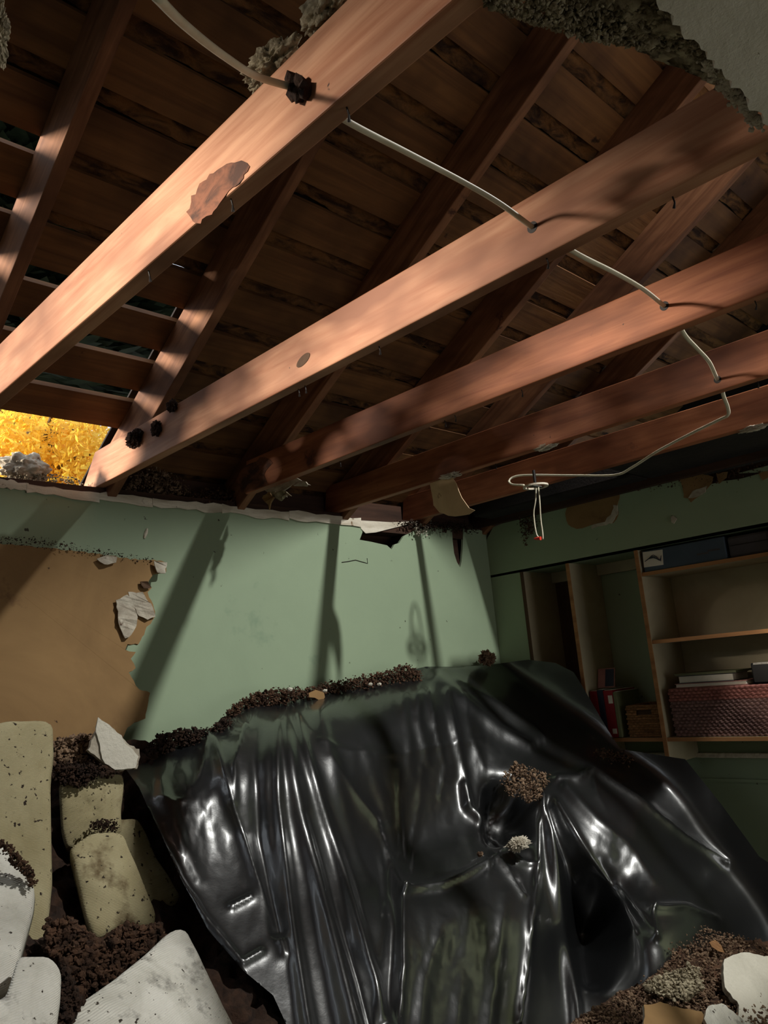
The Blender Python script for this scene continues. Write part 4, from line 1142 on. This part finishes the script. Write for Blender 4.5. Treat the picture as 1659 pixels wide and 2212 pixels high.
def ryf(u, v): return float(ry(np.array(float(u)), np.array(float(v)))) - 0.025
pile('rubble', rr_[:12] + [(1680, 2225), (1230, 2225)], ryf, 2600, 0.004, 0.013, 51, 'dirt_light', 'crumbly light brown insulation over the lower right heap', 0.02)
pile('rubble', [(1390, 2130), (1440, 2105), (1500, 2090), (1520, 2130), (1480, 2160), (1430, 2150)], lambda u, v: ryf(u, v) - 0.03, 420, 0.006, 0.016, 52, 'insulation', 'grey fluffy insulation beside the bright plaster slab', 0.02)
def slab_thing(name, px, yf, th, m_, m2, label, cat, seed, nrm=(-0.4, -0.6, 0.7)):
    t = thing(name, at_y(*px[0], yf(*px[0])), label, cat)
    q = rough_px(px, 9, 2.0, seed)
    nv = np.array(nrm) / np.linalg.norm(nrm)
    Pq = [at_y(u, v, yf(u, v)) for u, v in q]
    obj('face', MB().slab(Pq, nrm, 0.003), m_, t)
    obj('core', MB().slab([p - nv * 0.0035 for p in Pq], nrm, th), m2, t)
    return t


slab_thing('plaster_slab', [(1565, 2072), (1600, 2056), (1640, 2062), (1720, 2078), (1800, 2300), (1610, 2230), (1595, 2200), (1598, 2170), (1570, 2140), (1562, 2110)], lambda u, v: 1.26 - 0.0008 * (v - 2100), 0.02, 'ceiling_white', 'gypsum', 'bright white slab of plaster in the lower right corner', 'plaster slab', 81)
slab_thing('plaster_slab', [(1392, 2170), (1425, 2165), (1470, 2178), (1515, 2185), (1530, 2205), (1535, 2260), (1390, 2260)], lambda u, v: 1.21 - 0.0008 * (v - 2170), 0.015, 'kraft_paper', 'gypsum', 'cream piece of board at the bottom edge under grey insulation', 'plaster slab', 82)
slab_thing('plaster_slab', [(1530, 2172), (1560, 2168), (1590, 2190), (1625, 2215), (1620, 2260), (1535, 2260), (1522, 2200)], lambda u, v: 1.19 - 0.0008 * (v - 2170), 0.015, 'fabric_pale', 'gypsum', 'curved cream scrap between the cream board and white slab', 'plaster slab', 83)
obj('orange_leaf', MB().slab([at_y(u, v, ryf(u, v) - 0.03) for u, v in ((1532, 2035), (1545, 2030), (1558, 2042), (1565, 2058), (1552, 2055), (1538, 2045))], (-.3, -.7, .6), 0.002), 'wicker', label='small orange-brown leaf on the lower right heap', cat='leaf')

# ------------------------------------------------------------------ outdoors, through the eave
obj('yard', MB().box(-12, 16, YB + 0.2, 30, -0.6, -0.5), 'ground', kind='structure')


def tree(x, y, h, seed, leafm, n, label, zc, rx, rz, leaf=0.036):
    r = random.Random(seed)
    t = thing('autumn_tree', (x, y, -0.5), label, 'tree', 'trees beyond the eave')
    pts = [(x + 0.1 * math.sin(k * 0.9 + seed), y, -0.5 + h * k / 8) for k in range(9)]
    obj('trunk', MB().tube(pts, [0.10 * (1 - k / 10) for k in range(9)], 8), 'bark', t, smooth=True)
    for k in range(12):
        a = r.uniform(0, 6.28); z0 = zc + r.uniform(-rz, rz) * .8
        L_ = r.uniform(0.4, 0.9) * rx
        p0 = np.array((x, y, z0)); d = np.array((math.cos(a), math.sin(a), r.uniform(0.1, 0.7)))
        obj('branch', MB().tube([p0, p0 + d * L_ * .5 + [0, 0, .05], p0 + d * L_], [0.022, 0.014, 0.005], 5), 'bark', t)
    mb = MB()
    for k in range(n):
        w = Vector((r.gauss(0, 1), r.gauss(0, 1), r.gauss(0, 1))).normalized() * r.random() ** 0.4
        c = Vector((x + w.x * rx, y + w.y * rx, zc + w.z * rz))
        nn = 0.5 + noise.noise(c * 1.6)
        if r.random() > nn * 1.3: continue
        a = Vector((r.gauss(0, 1), r.gauss(0, 1), r.gauss(0, 1))).normalized()
        b = a.orthogonal().normalized()
        s = leaf * r.uniform(0.6, 1.3)
        mb.add([c - a * s, c + b * s * .6, c + a * s, c - b * s * .6], [(0, 1, 2, 3)])
    obj('foliage', mb, leafm, t, kind='stuff')


tree(2.3, 6.0, 4.4, 1, 'leaf_yellow', 16000, 'nearest bright yellow autumn tree seen through the eave opening', 3.3, 0.85, 0.65, 0.03)
tree(3.0, 8.2, 5.2, 2, 'leaf_yellow', 18000, 'second yellow autumn tree in the eave opening, behind the nearest one', 3.9, 1.05, 0.85)
tree(4.2, 10.5, 6.0, 3, 'leaf_yellow', 18000, 'yellow autumn tree farther back at the right of the eave opening', 4.5, 1.1, 1.1, 0.045)
tree(4.9, 13.4, 7.0, 4, 'leaf_yellow', 20000, 'tall golden tree farthest back behind the other yellow trees', 5.3, 1.6, 1.3, 0.055)


def evergreen(x, y, z0, z1, rad, seed, label):
    r = random.Random(seed)
    t = thing('evergreen_tree', (x, y, -0.5), label, 'tree', 'evergreens beyond the eave')
    obj('trunk', MB().tube([(x, y, -0.5), (x, y, z1)], [0.16, 0.03], 8), 'bark', t)
    mb = MB()
    for k in range(16000):
        s = r.random() ** 0.7
        z = z1 - (z1 - z0) * s
        a = r.uniform(0, 6.28); d = rad * (0.12 + 0.88 * s) * r.random() ** 0.5
        c = Vector((x + d * math.cos(a), y + d * math.sin(a), z + r.uniform(-.15, .15)))
        o = Vector((math.cos(a), math.sin(a), r.uniform(-.5, .1))); b = Vector((-math.sin(a), math.cos(a), r.uniform(-.3, .3)))
        l = r.uniform(0.3, 0.55)
        mb.add([c - o * l, c + b * l * .45, c + o * l, c - b * l * .45], [(0, 1, 2, 3)])
    obj('foliage', mb, 'leaf_dark', t, kind='stuff')


evergreen(6.8, 20.0, 10.0, 24.0, 4.8, 5, 'dark evergreen showing black through the gaps between the left planks')
